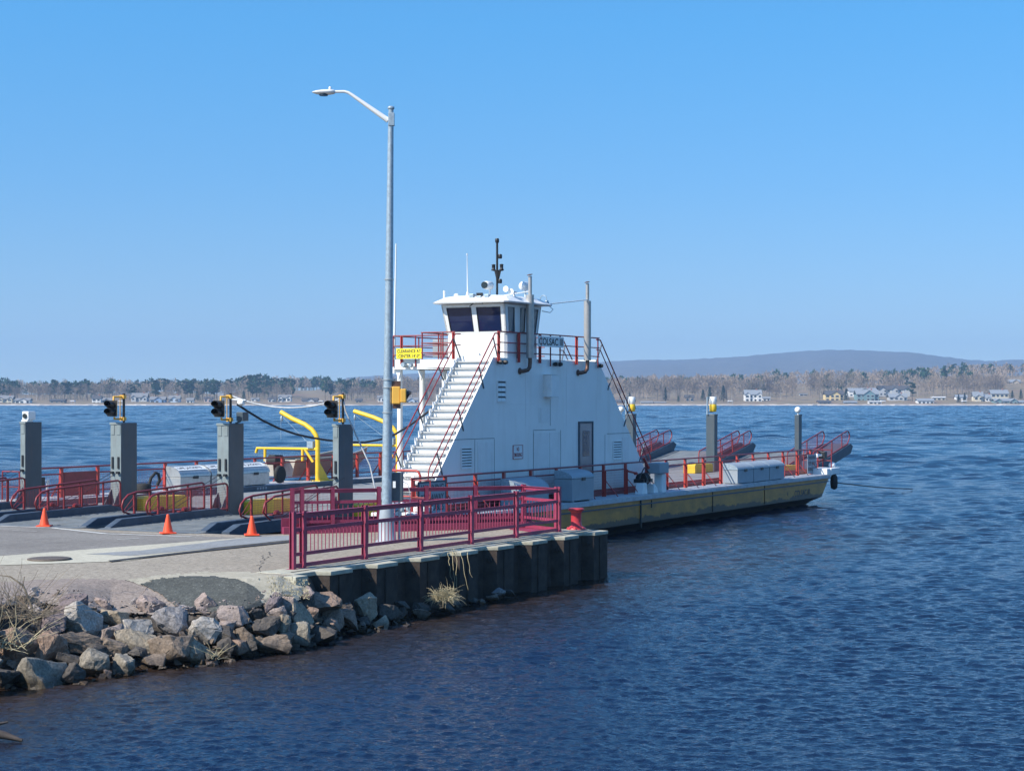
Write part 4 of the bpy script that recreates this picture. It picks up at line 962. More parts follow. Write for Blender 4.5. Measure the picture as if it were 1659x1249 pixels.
# ---- ramps
def bow_ramp(n0, n1):
    z0, z1, u0, u1 = 1.175, 1.105, -.62, -5.35
    zz = lambda u: z0+(u-u0)/(u1-u0)*(z1-z0)
    mb = MB(); mb.prism([(u0,n0,z0),(u1,n0,z1),(u1-.28,n0,z1-.012),(u1-.28,n0,z1-.003) if False else (u1,n0,z1-.10),(u0,n0,z0-.16)], (0,n1-n0,0)); r_ = mb.build('bow_ramp', M['rampdeck'], fer)
    mb = MB()
    for k in range(14):
        u = -.9-k*.33; mb.bar((u,n0+.35,zz(u)+.006), (u,n1-.35,zz(u)+.006), .03, .012)
    mb.build('tread_bar', M['rampdeck'], r_)
    for n_, s_ in ((n0+.12,1),(n1-.12,-1)):
        mb = MB(); mb.prism([(-.35,n_-.10,zz(-.7)),(-1.0,n_-.10,zz(-1)+.19),(-4.85,n_-.10,zz(-4.85)+.19),(-5.28,n_-.10,zz(-5.28)+.02),(-5.28,n_-.10,zz(-5.28)-.1),(-.7,n_-.10,zz(-.7)-.14)], (0,.20,0))
        mb.build('kerb', M['navy'], r_, bevel=.02)
        h = .80; off = n_
        mb = MB(); zt_ = lambda u: zz(u)+h+.02+(u+.5)*.035; zb_ = lambda u: zz(u)+.14
        T = [(-.5,off,zb_(-.5)-.05),(-.5,off,zt_(-.5)-.1),(-.53,off,zt_(-.5)-.03),(-.62,off,zt_(-.6)),(-3.3,off,zt_(-3.3)),(-3.6,off,zt_(-3.6)-.04),(-3.78,off,zt_(-3.7)-.16),(-3.84,off,zt_(-3.8)-.3),(-3.78,off,zt_(-3.8)-.44),(-3.42,off,zb_(-3.4)+.02),(-3.3,off,zb_(-3.3)),(-.52,off,zb_(-.52))]
        mb.tube(T, .027, 8)
        fr = mb.build('ramp_railing', M['red'], r_)
        for u in (-1.2,-2.05,-2.75,-3.36):
            mb = MB(); mb.tube([(u,off,zb_(u)-.12),(u,off,zt_(u))], .026 if u > -3.2 else .032, 8); mb.build('upright', M['red'], fr)
        mb = MB(); mesh_panel(mb, (-.53,off), (-3.36,off), zb_(-.53), zt_(-.53)-.03, zb_(-3.36), zt_(-3.36)-.02, step=.06, r=.004)
        for k in range(3):
            a = k*.14; mb.bar((-3.4,off,zt_(-3.4)-.12-a*1.4), (-3.8+k*.02,off,zt_(-3.8)-.44-a*.4), .012)
        mb.build('wire_mesh', M['red'], fr)
        mb = MB(); mb.lathe([(.05,-.08),(.07,-.04),(.07,.04),(.05,.08)], (-2.3,off,zz(-2.3)+.24), 10, 'x'); mb.box(-2.55,-2.1,off-.05,off+.05,zz(-2.3)+.19,zz(-2.3)+.22); mb.build('latch', M['red'], fr)
NR = [(2.43,5.52),(6.04,9.12),(9.70,12.55)]
for a, b in NR: bow_ramp(a, b)
# outermost rails beyond the edge posts
def outer_rail(n_):
    mb = MB(); mb.tube([(-.5,n_,1.25),(-.5,n_,1.9),(-.62,n_,1.99),(-3.3,n_,1.86),(-3.7,n_,1.72),(-3.78,n_,1.5),(-3.4,n_,1.24),(-.52,n_,1.3)], .027, 8)
    r_ = mb.build('ramp_railing', M['red'], fer)
    mb = MB(); mesh_panel(mb, (-.53,n_), (-3.36,n_), 1.3, 1.97, 1.25, 1.84, step=.06, r=.004); mb.build('wire_mesh', M['red'], r_)
    mb = MB(); mb.prism([(-.35,n_-.1,1.17),(-1.,n_-.1,1.34),(-4.8,n_-.1,1.27),(-5.25,n_-.1,1.12),(-5.25,n_-.1,1.0),(-.5,n_-.1,1.02)], (0,.22,0)); mb.build('kerb', M['navy'], r_)
    mb = MB(); mb.tube([(-.4,n_-.1,2.2),(-3.0,n_,1.35)], .008, 5); mb.build('hoist_wire', M['cable'], r_)
outer_rail(13.05); outer_rail(1.9)
def stern_ramp(n0, n1):
    sl = .175; u0, u1 = 35.3, 41.0; zz = lambda u: 1.02+sl*(u-u0)
    mb = MB(); mb.prism([(u0,n0,zz(u0)),(u1-.2,n0,zz(u1)-.24),(u1-.2,n0,zz(u1)-.32),(u0,n0,zz(u0)-.2)], (0,n1-n0,0)); r_ = mb.build('stern_ramp', M['rampdeck'], fer)
    for n_ in (n0+.12, n1-.12):
        mb = MB(); mb.prism([(u0,n_-.1,zz(u0)-.2),(u0,n_-.1,zz(u0)+.18),(u1,n_-.1,zz(u1)+.18),(u1+.35,n_-.1,zz(u1)+.05),(u1,n_-.1,zz(u1)-.25)], (0,.2,0)); mb.build('kerb', M['navy'], r_, bevel=.02)
        zt_ = lambda u: zz(u)+.78; zb_ = lambda u: zz(u)+.2; a, b = 36.0, 40.7
        mb = MB(); mb.tube([(a,n_,zb_(a)),(a,n_,zt_(a)-.12),(a+.1,n_,zt_(a)),(b-.15,n_,zt_(b-.1)),(b+.1,n_,zt_(b)+.0),(b+.27,n_,zt_(b)-.12),(b+.28,n_,zt_(b)-.3),(b,n_,zb_(b)),(a,n_,zb_(a))], .028, 8)
        fr = mb.build('ramp_railing', M['red'], r_)
        for u in (37.3, 38.6, 40.0):
            mb = MB(); mb.tube([(u,n_,zb_(u)-.1),(u,n_,zt_(u))], .024, 6); mb.build('upright', M['red'], fr)
        mb = MB(); mesh_panel(mb, (a,n_), (b,n_), zb_(a), zt_(a), zb_(b), zt_(b), step=.08, r=.004); mb.build('wire_mesh', M['red'], fr)
for a, b in ((2.75,6.5),(6.85,10.5),(10.95,13.2)): stern_ramp(a, b)
mb = MB()
# lone outer rail at the near stern corner
sl = .175; zz = lambda u: 1.02+sl*(u-35.3); n_ = 1.72; a, b = 36.0, 40.8
mb.tube([(a,n_,zz(a)+.2),(a,n_,zz(a)+.66),(a+.1,n_,zz(a)+.78),(b-.15,n_,zz(b)+.78),(b+.1,n_,zz(b)+.78),(b+.27,n_,zz(b)+.66),(b+.28,n_,zz(b)+.48),(b,n_,zz(b)+.2),(a,n_,zz(a)+.2)], .028, 8)
for u in (37.3,38.6,40.0): mb.tube([(u,n_,zz(u)+.1),(u,n_,zz(u)+.78)], .024, 6)
r_ = mb.build('ramp_railing', M['red'], fer)
mb = MB(); mesh_panel(mb, (a,n_), (b,n_), zz(a)+.2, zz(a)+.78, zz(b)+.2, zz(b)+.78, step=.08, r=.004); mb.build('wire_mesh', M['red'], r_)
mb = MB(); mb.prism([(35.3,n_-.1,.82),(35.3,n_-.1,1.2),(41,n_-.1,zz(41)+.18),(41.3,n_-.1,zz(41)+.05),(41,n_-.1,zz(41)-.25)], (0,1.0,0)); mb.build('ramp_wing', M['navy'], r_)
# ---- stern fairlead with fender
mb = MB(); mb.box(32.9,34.6,.05,.9,1.10,1.36); mb.prism([(33.3,.0,1.36),(34.8,.25,1.30),(34.8,.25,1.08),(33.3,.0,1.08)], (0,.3,0)); f_ = mb.build('fairlead', M['white'], fer, bevel=.02)
mb = MB(); mb.lathe([(.03,-.12),(.12,-.1),(.15,0),(.10,.1),(.02,.13)], (34.6,.4,1.46), 14); mb.build('roller', M['white'], f_)
mb = MB(); mb.lathe([(.02,-.32),(.13,-.26),(.16,-.05),(.14,.2),(.07,.34)], (34.0,.12,.78), 14); mb.build('fender', M['rubber'], f_)
mb = MB(); mb.prism([(34.35,.2,1.08),(34.75,.3,1.08),(34.2,.2,.62)], (0,.1,0)); mb.build('bracket', M['burnt'], f_)
# ---- cable winch on the near side
mb = MB(); mb.box(16.1,16.45,.12,.42,1.13,1.75); wn = mb.build('cable_winch', M['white'], fer, bevel=.03)
mb = MB(); mb.box(15.75,16.5,.05,.5,1.76,2.12); mb.build('gearbox', M['signgrey'], wn, bevel=.03)
mb = MB(); mb.lathe([(.20,-.05),(.20,-.03),(.13,-.02),(.13,.25),(.20,.26),(.20,.28)], (14.95,.35,1.62), 16, 'x'); mb.box(14.75,15.5,.2,.55,1.5,1.62)
for k in range(5): mb.lathe([(.03,0),(.035,.1),(.02,.18)], (14.7+k*.16,.3+(k % 2)*.1,1.6), 8)
mb.tube([(14.6,.3,1.6),(14.75,.2,1.95),(15.1,.3,2.0),(15.5,.3,1.75)], .02, 6); mb.build('drum_and_valves', M['black'], wn)
mb = MB(); mb.prism([(14.6,.15,1.13),(15.0,.15,1.13),(14.92,.15,1.5),(14.7,.15,1.5)], (0,.3,0)); mb.build('bearing_block', M['white'], wn, bevel=.03); mb = MB(); mb.prism([(15.5,.15,1.13),(15.9,.15,1.13),(15.8,.15,1.3),(15.55,.15,1.45)], (0,.3,0)); mb.build('bearing_block', M['white'], wn, bevel=.03)
mb = MB(); mb.tube([(14.1,.45,1.9),(14.7,.45,1.82)], .035, 8); mb.lathe([(.06,0),(.08,.06),(.03,.1)], (14.7,.45,1.76), 8); mb.tube([(15.2,.4,2.3),(15.5,.35,1.95)], .05, 8); mb.build('control_lever', M['redlight'], wn)
# ---- bow mooring gear by the warning sign
mb = MB(); mb.box(-.1,.55,.65,1.2,1.1,1.32); mb.box(.7,1.3,.35,.9,1.1,1.28); mw = mb.build('mooring_winch', M['white'], fer, bevel=.03)
mb = MB(); mb.lathe([(.16,0),(.16,.03),(.09,.05),(.09,.3),(.16,.32),(.16,.35)], (.0,.7,1.5), 14, 'x'); mb.tube([(.1,.6,1.35),(.3,.4,1.62),(.6,.5,1.6),(.8,.6,1.3)], .03, 8)
for k in range(4): mb.lathe([(.05,0),(.06,.08),(.03,.16)], (.1+k*.3,.75,1.32), 8)
mb.build('drum', M['galv'], mw)
mb = MB(); mb.box(1.0,1.35,.2,.6,1.3,1.42); mb.lathe([(.07,0),(.09,.04),(.04,.12)], (.35,.5,1.5), 10); mb.build('white_cap', M['signwhite'], mw, bevel=.02)
# ---- davits for the skiff
def davit(u0, tipn, name='davit'):
    mb = MB(); mb.tube([(u0,13.2,1.27),(u0,13.2,2.7),(u0,13.27,2.92),(u0,13.45,3.12),(u0,13.75,3.3),(u0,14.3,3.5),(u0,tipn,3.74)], .085, 14); d_ = mb.build(name, M['yellow'], fer)
    mb = MB(); mb.tube([(u0,13.2,2.42),(u0,15.85,2.42),(u0,15.9,2.25)], .055, 10)
    for n_ in (13.85, 15.5): mb.tube([(u0,n_,2.42),(u0,n_,1.95)], .055, 10)
    mb.tube([(u0,13.75,2.4),(u0,13.4,1.95)], .05, 8); mb.build('outrigger', M['yellow'], d_)
    mb = MB(); mb.prism([(u0+.08,13.2,1.27),(u0+.08,13.2,2.0),(u0+.75,13.2,1.27)], (0,.05,0)); mb.box(u0-.15,u0+.8,13.0,13.4,1.271,1.30); mb.build('gusset', M['yellow'], d_)
    mb = MB(); mb.tube([(u0,tipn,3.7),(u0,tipn,2.75)], .008, 5); mb.lathe([(.02,-.1),(.05,-.05),(.05,.05),(.02,.1)], (u0,tipn-.03,3.5), 8); mb.tube([(u0,tipn-.1,3.55),(u0,13.5,2.55)], .007, 5); mb.box(u0-.1,u0+.1,13.35,13.6,2.45,2.7); mb.build('hoist_tackle', M['galv'], d_)
davit(15.3, 14.8); davit(20.8, 15.2)
# ------------------------------------------------------------------ deck lockers
def locker(u, n, z, ln, dp, hf, ht, label, group, mat, text=None, far_=False):
    t_ = thing('deck_locker', label, 'storage locker', (u, n, z), group)
    sg_ = 1
    prof = [(0,0),(0,hf)]+[(dp*(1-math.cos(a)), hf+(ht-hf)*math.sin(a)) for a in [math.pi/2*k/8 for k in range(1,9)]]+[(dp,0)]
    body = [(0,.04),(0,hf),(dp,ht),(dp,.04)]
    mb = MB(); mb.prism([(u+.01, n+p[0], z+p[1]) for p in [(0,.03),(0,hf),(dp,hf),(dp,.03)]], (ln-.02,0,0)); mb.build('body', M[mat], t_, bevel=.008)
    lid = [(0,hf+.012)]+[(dp*(1-math.cos(a)), hf+.012+(ht-hf)*math.sin(a)) for a in [math.pi/2*k/8 for k in range(1,9)]]+[(dp,hf+.012)]
    mb = MB(); mb.prism([(u-.005, n+p[0]-.012, z+p[1]) for p in lid], (ln+.01,0,0)); l_ = mb.build('lid', M[mat], t_)
    for k in (0,ln-.03): mb = MB(); mb.prism([(u+k-.006,n+p[0]*1.0-.016,z+p[1]+.006) for p in lid], (.04,0,0)); mb.build('lid_rim', M['alu' if mat == 'alu' else 'galv'], l_)
    mb = MB(); mb.box(u+ln*.42,u+ln*.58,n-.03,n-.013,z+hf-.06,z+hf+.03); mb.build('hasp', M['black'], l_)
    mb = MB()
    for k in (.12,.88): mb.box(u+ln*k-.04,u+ln*k+.04,n+.05,n+dp-.05,z-.03,z+.03)
    mb.build('foot', M['galv'], t_)
    if text:
        a0 = math.pi/2*3.2/8; a1 = math.pi/2*5.8/8
        p0 = Vector((u+.15, n-.012+dp*(1-math.cos(a0)), z+hf+.012+(ht-hf)*math.sin(a0))); p1 = Vector((u+.15, n-.012+dp*(1-math.cos(a1)), z+hf+.012+(ht-hf)*math.sin(a1)))
        mb = MB(); nrm = Vector((1,0,0)).cross(p1-p0).normalized()
        q = [p0+Vector((-.08,0,0)), p0+Vector((ln-.24,0,0)), p1+Vector((ln-.24,0,0)), p1+Vector((-.08,0,0))]
        mb.prism([v+nrm*.006 for v in q], nrm*.006); mb.build('label_plate', M['signwhite'], l_)
        mb = MB(); mb.text(text, p0+nrm*.013+(p1-p0)*.2, (1,0,0), p1-p0, ln-.36, (p1-p0).length*.6, .003); mb.build('lettering', M['ink'], l_)
    return t_
NG = 'grey lockers standing outboard of the near rail'
locker(5.90,.08,1.15,1.85,.60,.42,.80,'low grey dome-lidded locker on the near walkway behind the crimson fence corner',NG,'signgrey')
locker(9.28,.08,1.15,1.50,.60,.68,.92,'square grey locker on the hull edge just above the red bollard',NG,'signgrey')
for i, s_ in enumerate(('first and nearest of three joined grey lockers on the hull edge','middle one of three joined grey lockers on the hull edge','last and farthest of three joined grey lockers on the hull edge')):
    locker(22.84+i*1.68,.08,1.13,1.63,.58,.50,.74,s_,NG,'signgrey')
FG = 'aluminium life jacket lockers on the far walkway'
locker(7.22,13.02,1.28,1.58,.58,.42,.76,'aluminium locker marked for life jackets, left of the second thick post',FG,'alu','LIFE JACKETS')
locker(8.86,13.02,1.28,1.62,.58,.42,.76,'aluminium life jacket locker partly hidden behind the third ramp post',FG,'alu','LIFE JACKETS')
locker(10.52,13.02,1.28,1.58,.58,.42,.76,'aluminium life jacket locker right of the third ramp post, nearest the skiff',FG,'alu','LIFE JACKETS')
# ------------------------------------------------------------------ black drum with hose
t_ = thing('hose_drum', 'black drum with a loop of black hose on the far walkway beside the second post', 'drum', (5.6,13.2,1.27))
mb = MB(); mb.lathe([(.25,0),(.27,.03),(.25,.12),(.26,.25),(.22,.30),(.05,.32)], (5.6,13.2,1.27), 18); mb.build('drum', M['rubber'], t_)
mb = MB(); mb.tube([(5.75,13.1,1.5),(5.8,13.05,1.75),(5.95,13.0,1.9),(6.1,13.0,1.86),(6.15,13.0,1.65),(6.1,13.05,1.5)], .05, 8); mb.build('hose', M['rubber'], t_)
# ------------------------------------------------------------------ skiff under the davits with its outboard
t_ = thing('skiff', 'brown flat-bottomed skiff hanging under the yellow davits outboard of the far rail', 'boat', (17.5,14.6,1.35))
def sk(u, f, zt, zb, hw, hb):
    return [Vector((u,14.75-hb,zb)),Vector((u,14.75-hw,zt)),Vector((u,14.75-hw+.05,zt)),Vector((u,14.75-hb+.06,zb+.05)),Vector((u,14.75+hb-.06,zb+.05)),Vector((u,14.75+hw-.05,zt)),Vector((u,14.75+hw,zt)),Vector((u,14.75+hb,zb))]
mb = MB(); mb.loft([sk(15.2,0,2.02,1.42,.68,.52),sk(16.5,0,2.02,1.42,.72,.56),sk(18.4,0,2.08,1.48,.70,.54),sk(19.6,0,2.22,1.62,.58,.42),sk(20.4,0,2.36,1.95,.42,.30)])
h_ = mb.build('boat_hull', M['boatgreen'], t_)
mb = MB(); mb.prism([Vector((15.2,14.75-.52,1.42)),Vector((15.2,14.75-.68,2.02)),Vector((15.2,14.75+.68,2.02)),Vector((15.2,14.75+.52,1.42))], (-.04,0,0)); mb.build('transom', M['boatin'], t_)
mb = MB()
for u in (16.3,17.6,18.9): mb.box(u,u+.28,14.15,15.35,1.85,1.89)
mb.build('thwart', M['boatin'], t_)
mb = MB(); mb.tube([(15.2,14.07,2.03),(16.5,14.03,2.03),(18.4,14.05,2.09),(19.6,14.17,2.23),(20.4,14.33,2.37)], .025, 6); mb.tube([(15.2,15.43,2.03),(16.5,15.47,2.03),(18.4,15.45,2.09),(19.6,15.33,2.23),(20.4,15.17,2.37)], .025, 6); mb.build('gunwale', M['boatin'], t_)
t_ = thing('outboard_motor', 'dark outboard motor with a red cowl clamped to the stern of the skiff', 'outboard motor', (14.85,14.6,1.4))
mb = MB(); mb.loft([[(14.4+.0,14.4,1.86),(14.95,14.4,1.86),(14.95,14.8,1.86),(14.4,14.8,1.86)],[(14.35,14.38,2.0),(15.0,14.38,2.0),(15.0,14.82,2.0),(14.35,14.82,2.0)],[(14.45,14.45,2.22),(14.95,14.45,2.2),(14.95,14.75,2.2),(14.45,14.75,2.22)]]); mb.build('cowl', M['rubber'], t_, bevel=.05)
mb = MB(); mb.box(14.35,14.98,14.37,14.83,1.90,1.94); mb.build('red_stripe', M['red'], t_)
mb = MB(); mb.prism([(14.6,14.55,1.86),(14.85,14.55,1.86),(14.8,14.55,1.2),(14.65,14.55,1.2)], (0,.1,0)); mb.lathe([(.03,-.14),(.08,-.05),(.07,.1),(.02,.16)], (14.68,14.6,1.15), 10, 'x'); mb.build('leg', M['rubber'], t_)
mb = MB(); mb.box(14.9,15.16,14.5,14.7,1.75,1.95); mb.build('clamp', M['galv'], t_)
t_ = thing('spare_tyre', 'upright black tyre on the far walkway behind the aluminium lockers', 'tyre', (13.1,13.3,1.27))
mb = MB(); mb.lathe([(.17,-.07),(.25,-.09),(.30,-.05),(.31,0),(.30,.05),(.25,.09),(.17,.07)], (13.1,13.3,1.59), 24, 'y'); mb.build('tread', M['rubber'], t_)
mb = MB(); mb.lathe([(.165,-.05),(.12,-.02),(.03,-.03),(.03,.03),(.165,.05)], (13.1,13.3,1.59), 20, 'y'); mb.build('rim', M['galv'], t_)
# ------------------------------------------------------------------ cables
def sag(a, b, k, d): return [Vector(a).lerp(Vector(b), i/k)-Vector((0,0,4*d*(i/k)*(1-i/k))) for i in range(k+1)]
base = (.15,5.6,4.2)
def cable(name, pts, r, mat, label, base, seg=6):
    mb = MB(); mb.tube(pts, r, seg); single(mb, name, mat, label, 'cable', base)
pts = []
for px, py in [(392,655),(410,668),(430,681),(455,694),(480,703),(505,709),(530,713),(560,716),(590,716.5),(615,712),(640,703),(665,688),(690,670),(712,652)]:
    f = (px-392)/320; u = .2+5.25*f; n = 5.6+(2.42-5.6)*f
    g = wl(u, n); d = g.y; pts.append((u, n, EYE+(HOR-py)*d/F_PX))
cable('power_cable', pts, .032, M['cable'], 'thick black cable sagging from the third ramp post to the white stair', tuple(pts[0]))
cable('power_cable', [(.15,5.72,4.30)]+[Vector(p) for p in sag((.15,5.7,4.28),(.15,2.25,4.22),14,.27)]+[(.15,2.2,4.2)], .022, M['cablewhite'], 'pale grey cable sagging between the signals on the third and fourth ramp posts', (.15,5.7,4.28))
cable('power_cable', [(.12,2.18,4.2),(.12,2.1,3.9),(.3,1.85,3.2),(.35,1.5,2.5),(.2,1.25,1.9),(.1,1.05,1.5)], .022, M['cablewhite'], 'pale cable dropping from the fourth ramp post to the near deck edge', (.12,2.18,4.2))
mb = MB(); a = Vector(wl(34.3,.25,.75)); b = far(1478,791,86.5); b.z -= .03
mb.tube([a, a.lerp(b,.25)-Vector((0,0,.03)), a.lerp(b,.5)-Vector((0,0,.05)), a.lerp(b,.75)-Vector((0,0,.04)), b], .026, 6)
single(mb, 'tow_cable', M['cable'], 'thin dark guide cable running from the stern of the ferry down into the lake', 'cable', tuple(a), frame='W')

# ------------------------------------------------------------------ boulders
TONE = {'lavgrey':(.44,.42,.44),'purple':(.24,.20,.22),'brown':(.27,.215,.165),'pink':(.42,.34,.32),'grey':(.50,.49,.46),'tan':(.44,.38,.28),
        'pinkgrey':(.38,.32,.30),'greygreen':(.33,.315,.265),'slate':(.34,.345,.37),'tangreen':(.38,.335,.25),'rust':(.36,.25,.185),'dark':(.12,.11,.10)}
NAME = {'lavgrey':'pale lavender-grey','purple':'dusky purple','brown':'brown','pink':'pinkish','grey':'light grey','tan':'sandy tan','pinkgrey':'pinkish grey','greygreen':'grey-green','slate':'slate grey','tangreen':'olive tan','rust':'rusty orange-brown','dark':'dark wet'}  # dark is the darkest of the stone tones
def rock_mat(tone):
    g_ = sum(TONE[tone])/3; c = [(x*.75+g_*.25)*k_ for x, k_ in zip(TONE[tone], (.88,.81,.74))]; m, t, b = nt('rock_'+tone); L = t.links
    vec = N(t, 'ShaderNodeTexCoord').outputs['Object']; oi = N(t, 'ShaderNodeObjectInfo')
    ad = N(t, 'ShaderNodeVectorMath', operation='ADD'); L.new(vec, ad.inputs[0]); L.new(oi.outputs['Location'], ad.inputs[1])
    n1 = N(t, 'ShaderNodeTexNoise', i_Scale=3.2, i_Detail=9, i_Roughness=.72, i_Distortion=.6); L.new(ad.outputs[0], n1.inputs['Vector'])
    r = ramp(t, n1.outputs['Fac'], [(.28,[x*.42 for x in c]),(.45,[x*.85 for x in c]),(.6,c),(.78,[min(1,x*1.45) for x in c])])
    n2 = N(t, 'ShaderNodeTexNoise', i_Scale=28, i_Detail=6); L.new(ad.outputs[0], n2.inputs['Vector'])
    mx = N(t, 'ShaderNodeMixRGB', blend_type='MULTIPLY'); mx.inputs[0].default_value = .7
    r2 = ramp(t, n2.outputs['Fac'], [(.35,(.5,.5,.5)),(.6,(1.1,1.1,1.1))]); L.new(r.outputs[0], mx.inputs[1]); L.new(r2.outputs[0], mx.inputs[2])
    gm = N(t, 'ShaderNodeNewGeometry'); sx = N(t, 'ShaderNodeSeparateXYZ'); L.new(gm.outputs['Position'], sx.inputs[0])
    wr_ = ramp(t, sx.outputs[2], [(.05,(.35,.33,.30)),(.20,(1,1,1))])     # wet band at the waterline
    mx2 = N(t, 'ShaderNodeMixRGB', blend_type='MULTIPLY'); mx2.inputs[0].default_value = 1; L.new(mx.outputs[0], mx2.inputs[1]); L.new(wr_.outputs[0], mx2.inputs[2])
    L.new(mx2.outputs[0], b.inputs['Base Color'])
    rr = ramp(t, sx.outputs[2], [(.05,(.25,)*3),(.22,(.85,)*3)]); L.new(rr.outputs[0], b.inputs['Roughness']); b.inputs['Specular IOR Level'].default_value = .3
    n3 = N(t, 'ShaderNodeTexNoise', i_Scale=11, i_Detail=8, i_Roughness=.7); L.new(ad.outputs[0], n3.inputs['Vector'])
    bp = N(t, 'ShaderNodeBump', i_Strength=.55, i_Distance=.05); L.new(n3.outputs['Fac'], bp.inputs['Height']); L.new(bp.outputs[0], b.inputs['Normal'])
    return m
RM = {k: rock_mat(k) for k in TONE}
import bmesh
from mathutils import noise as mn
def rock_mesh(name, w, h, d, seed, mat):
    rnd = random.Random(seed); bm = bmesh.new()
    for i in range(13):
        v = Vector((rnd.gauss(0,1), rnd.gauss(0,1), rnd.gauss(0,1))).normalized()
        v = Vector([math.copysign(abs(c)**.8, c) for c in v])
        v *= rnd.uniform(.88, 1.12)
        bm.verts.new((v.x*w/2, v.y*d/2, v.z*h/2))
    bmesh.ops.convex_hull(bm, input=bm.verts)
    for v in [v for v in bm.verts if not v.link_faces]: bm.verts.remove(v)
    tilt = Matrix.Rotation(rnd.uniform(-.35,.35), 4, 'Y'); bmesh.ops.transform(bm, matrix=tilt, verts=bm.verts)
    bmesh.ops.bevel(bm, geom=list(bm.edges), offset=min(w,h,d)*.022, segments=1, affect='EDGES')
    bmesh.ops.triangulate(bm, faces=list(bm.faces))
    for _ in range(2): bmesh.ops.subdivide_edges(bm, edges=[e for e in bm.edges if e.calc_length() > min(w,h)*.13], cuts=1, use_grid_fill=False); bmesh.ops.triangulate(bm, faces=list(bm.faces))
    s_ = max(w,h,d); off = Vector((seed*3.1, seed*1.7, seed*.9))
    bm.normal_update()
    for v in bm.verts:
        p = v.co/s_
        v.co += v.normal*s_*(.045*mn.noise(p*3.0+off)+.034*mn.noise(p*8+off)+.018*mn.noise(p*20+off))
    me = bpy.data.meshes.new(name); bm.to_mesh(me); bm.free(); me.materials.append(mat); return me
ROCKS = [(56,962,26,18,'lavgrey'),(103,978,66,34,'purple'),(45,978,34,24,'brown'),(166,978,34,20,'pink'),(242,982,38,30,'pink'),(217,976,16,13,'lavgrey'),
(130,1005,60,54,'grey'),(183,998,38,28,'tan'),(177,1027,36,36,'pinkgrey'),(219,1016,50,32,'grey'),(268,1000,66,56,'slate'),(92,1015,66,36,'purple'),
(222,1040,62,36,'tangreen'),(25,1044,62,50,'rust'),(80,1048,48,44,'rust'),(130,1042,60,34,'brown'),(186,1048,36,34,'brown'),(62,1087,84,64,'greygreen'),
(112,1090,40,34,'dark'),(150,1073,40,40,'greygreen'),(196,1076,42,38,'greygreen'),(278,1054,56,54,'brown'),(248,1072,44,20,'brown'),(220,1062,32,22,'dark'),
(8,1095,38,48,'dark'),(172,1091,14,10,'pink'),(60,988,24,18,'lavgrey'),(302,984,50,20,'lavgrey'),(338,978,38,32,'pink'),(330,990,24,13,'pink'),
(376,998,58,30,'pinkgrey'),(366,1010,36,30,'pinkgrey'),(325,1020,52,36,'grey'),(412,994,28,16,'dark'),(440,978,32,32,'purple'),(448,993,24,22,'pinkgrey'),
(466,980,30,28,'pinkgrey'),(517,978,56,38,'rust'),(493,958,22,20,'pink'),(488,1002,34,42,'tan'),(458,1011,22,36,'tan'),(505,993,20,20,'rust'),
(540,1002,32,36,'rust'),(520,1029,38,32,'dark'),(487,1029,38,34,'greygreen'),(468,1018,20,18,'pinkgrey'),(427,1019,48,32,'dark'),(400,1031,32,34,'brown'),
(447,1046,48,30,'brown'),(467,1038,28,26,'brown'),(320,1053,46,40,'tangreen'),(364,1052,24,36,'dark'),(383,1053,24,34,'rust'),(404,1055,30,34,'dark'),
(358,1028,36,26,'dark'),(421,1040,24,20,'brown'),(297,1041,20,14,'tan'),(342,1076,16,12,'pink'),(371,1073,22,10,'pink'),(340,1064,24,18,'dark'),
(595,982,34,36,'tan'),(565,1008,36,36,'rust'),(537,1014,24,22,'rust'),(630,991,32,26,'dark'),(618,1010,30,20,'tan'),(590,1005,20,16,'dark'),
(652,995,16,20,'dark'),(679,996,38,14,'brown'),(683,984,24,14,'dark'),(713,984,38,18,'dark'),(735,979,24,16,'dark'),(809,959,18,11,'slate'),
(780,975,14,9,'rust'),(823,960,24,9,'dark'),(796,968,18,10,'brown'),(765,972,18,10,'dark'),(-30,985,60,40,'brown'),(-45,1040,70,60,'rust'),(-40,1100,70,70,'greygreen'),
(155,1052,30,26,'dark'),(110,1062,30,26,'dark'),(300,1010,30,26,'dark'),(345,1005,24,22,'dark'),(470,1000,20,20,'dark'),(560,985,22,18,'dark'),(650,980,20,14,'dark')]
rows = {'top':[], 'mid':[], 'water':[]}
for i, (px, py, w_, h_, tone) in enumerate(ROCKS):
    yt, yw = lerpt(BANK, px), lerpt(WATER, px); f = (py-yt)/(yw-yt)
    rows['top' if f < .36 else 'mid' if f < .72 else 'water'].append((px, i))
ORD = ['first','second','third','fourth','fifth','sixth','seventh','eighth','ninth','tenth','eleventh','twelfth','thirteenth','fourteenth','fifteenth','sixteenth','seventeenth','eighteenth','nineteenth','twentieth']
def near_what(px):
    if px < 60: return 'below the dry brush at the left end'
    if px < 235: return 'below the pink gravel verge'
    if px < 430: return 'below the dark gravel patch'
    if px < 545: return 'below the pale end block of the wall'
    if px < 690: return 'at the foot of the sheet pile wall left of the dry grass'
    return 'at the foot of the sheet pile wall by the dry grass or beyond it'
lab = {}
import collections
